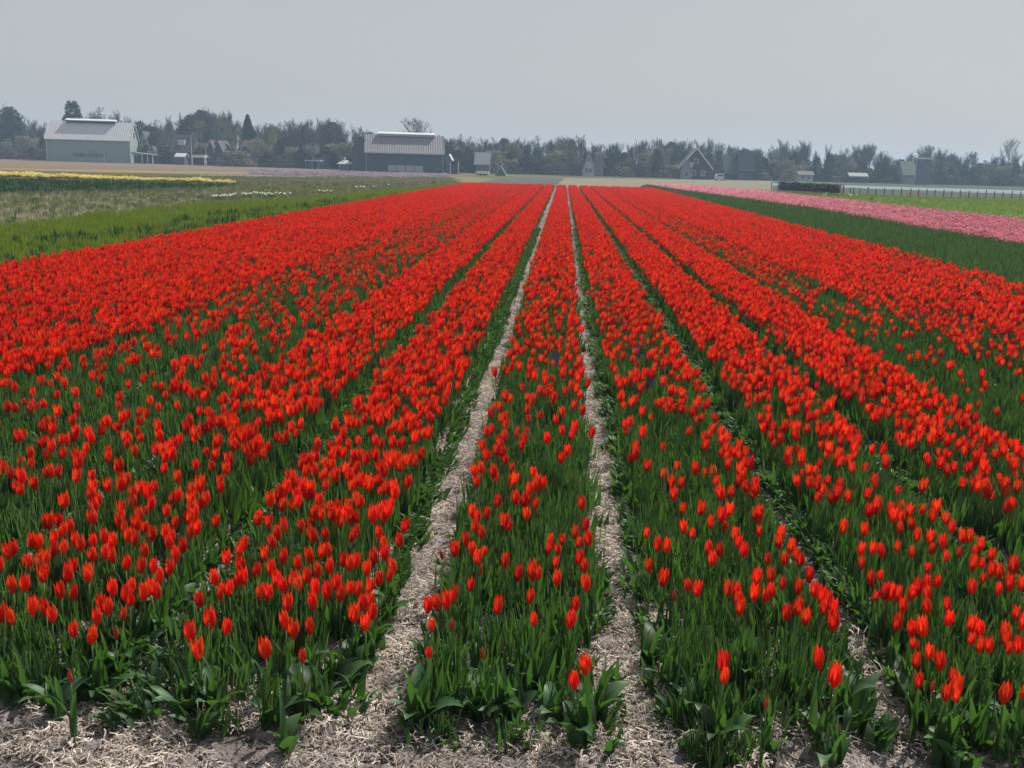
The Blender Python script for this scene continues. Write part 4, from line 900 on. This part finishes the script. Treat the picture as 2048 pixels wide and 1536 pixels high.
part('foliage', m, mat('hedge_leaf', (.012, .028, .016), .7, .2), r)
for i in range(int(L / .42)): m = MB(); m.tube([(.1 + i * .42, .35, 0), (.1 + i * .42, .35, .6)], .035, 5); part('stem', m, MT['bark'], r)
p = ground_at(1542, 384); m = MB(); m.tube([(0, 0, 0), (0, 0, .8), (0, 0, 1.3)], [.08, .08, .07], 6)
tag(link('corner_post', m.mesh('corner_post', bm_('pale_wood', (.38, .36, .25), .8)), None, (p[0], p[1], 0)), 'pale wooden post at the left end of the dark hedge', 'post')
fp = [(1686, 388, 1.15), (1700, 389, .9), (1707, 389, .9), (1719, 390, .9), (1735, 390.5, 1.05), (1751, 391, .8), (1768, 391.5, 1.05), (1785, 392, .9), (1802, 393, 1.1), (1820, 393.5, 1.05), (1836, 394, 1.), (1853, 394.5, 1.05), (1869, 395, 1.), (1887, 395.5, 1.05), (1903, 396, .95), (1920, 396, 1.05), (1937, 396.5, 1.), (1954, 397, .95), (1971, 397, 1.1), (1988, 397, 1.), (2005, 397.5, .95), (2023, 398, 1.05), (2040, 398, 1.), (2057, 398.5, 1.), (2075, 399, 1.)]
W0 = ground_at(fp[0][0], fp[0][1]); r = thing('fence', 'low wire fence on dark posts along the meadow on the right', 'fence', (W0[0], W0[1], -.02))
wood = bm_('dark_post_wood', (.05, .048, .045), .9); tops = []
for u, v, hgt in fp:
    p = ground_at(u, v) - W0; m = MB(); m.tube([(p[0], p[1], 0), (p[0] + random.gauss(0, .02), p[1], hgt)], .055 if hgt < 1.12 else .085, 6); part('post', m, wood, r); tops.append(p)
for z in (.35, .62, .85):
    m = MB(); m.tube([(p[0], p[1] - .06, z) for p in tops], .011, 4); part('wire', m, bm_('grey_wire', (.16, .17, .18), .5), r)
def bird(u, v, lab, m_, s=1.):
    p = ground_at(u, v); r = thing('bird', lab, 'bird', (p[0], p[1], -.02), random.uniform(0, 6), None, s)
    b = MB(); n = 8
    P = [(-.26, 0, .30), (-.18, 0, .30), (-.08, 0, .28), (.04, 0, .27), (.13, 0, .31), (.18, 0, .40), (.20, 0, .50), (.245, 0, .53), (.29, 0, .52), (.36, 0, .51)]
    b.tube(P, [.01, .045, .09, .11, .085, .045, .035, .045, .03, .004], n); part('body', b, m_, r, smooth=True)
    for s_ in (-.04, .04): q = MB(); q.tube([(.02, s_, .18), (.03, s_, 0), (.08, s_, 0)], .012, 5); part('leg', q, bm_('orange_leg', (.4, .15, .03), .6), r)
bird(1700, 395, 'white bird in the meadow near the first fence posts, left one', whitep); bird(1713, 395, 'white bird in the meadow near the first fence posts, right one', whitep)
bird(1649, 396, 'white bird beside the pink tulips below the dark hedge', whitep, 1.1); bird(1743, 401, 'small dark bird in the meadow below the fence', wood, .9)
bird(868, 368, 'small dark bird on the fallow field before the dark barn', wood, 1.)

# ------------------------------------------------------------------ haze over the farmland
m = MB(); m.box(-1600, 1600, -70, 1900, -1.2, 22)
hz = bpy.data.materials.new('haze'); hz.use_nodes = True; t = hz.node_tree; t.nodes.clear()
o = t.nodes.new('ShaderNodeOutputMaterial'); v = t.nodes.new('ShaderNodeVolumePrincipled')
v.inputs['Density'].default_value = HAZE; v.inputs['Color'].default_value = (.5, .69, .95, 1); v.inputs['Anisotropy'].default_value = .2
t.links.new(v.outputs[0], o.inputs['Volume'])
tag(link('haze', m.mesh('haze', hz)), 'thin pale blue haze over the fields', kind='stuff')
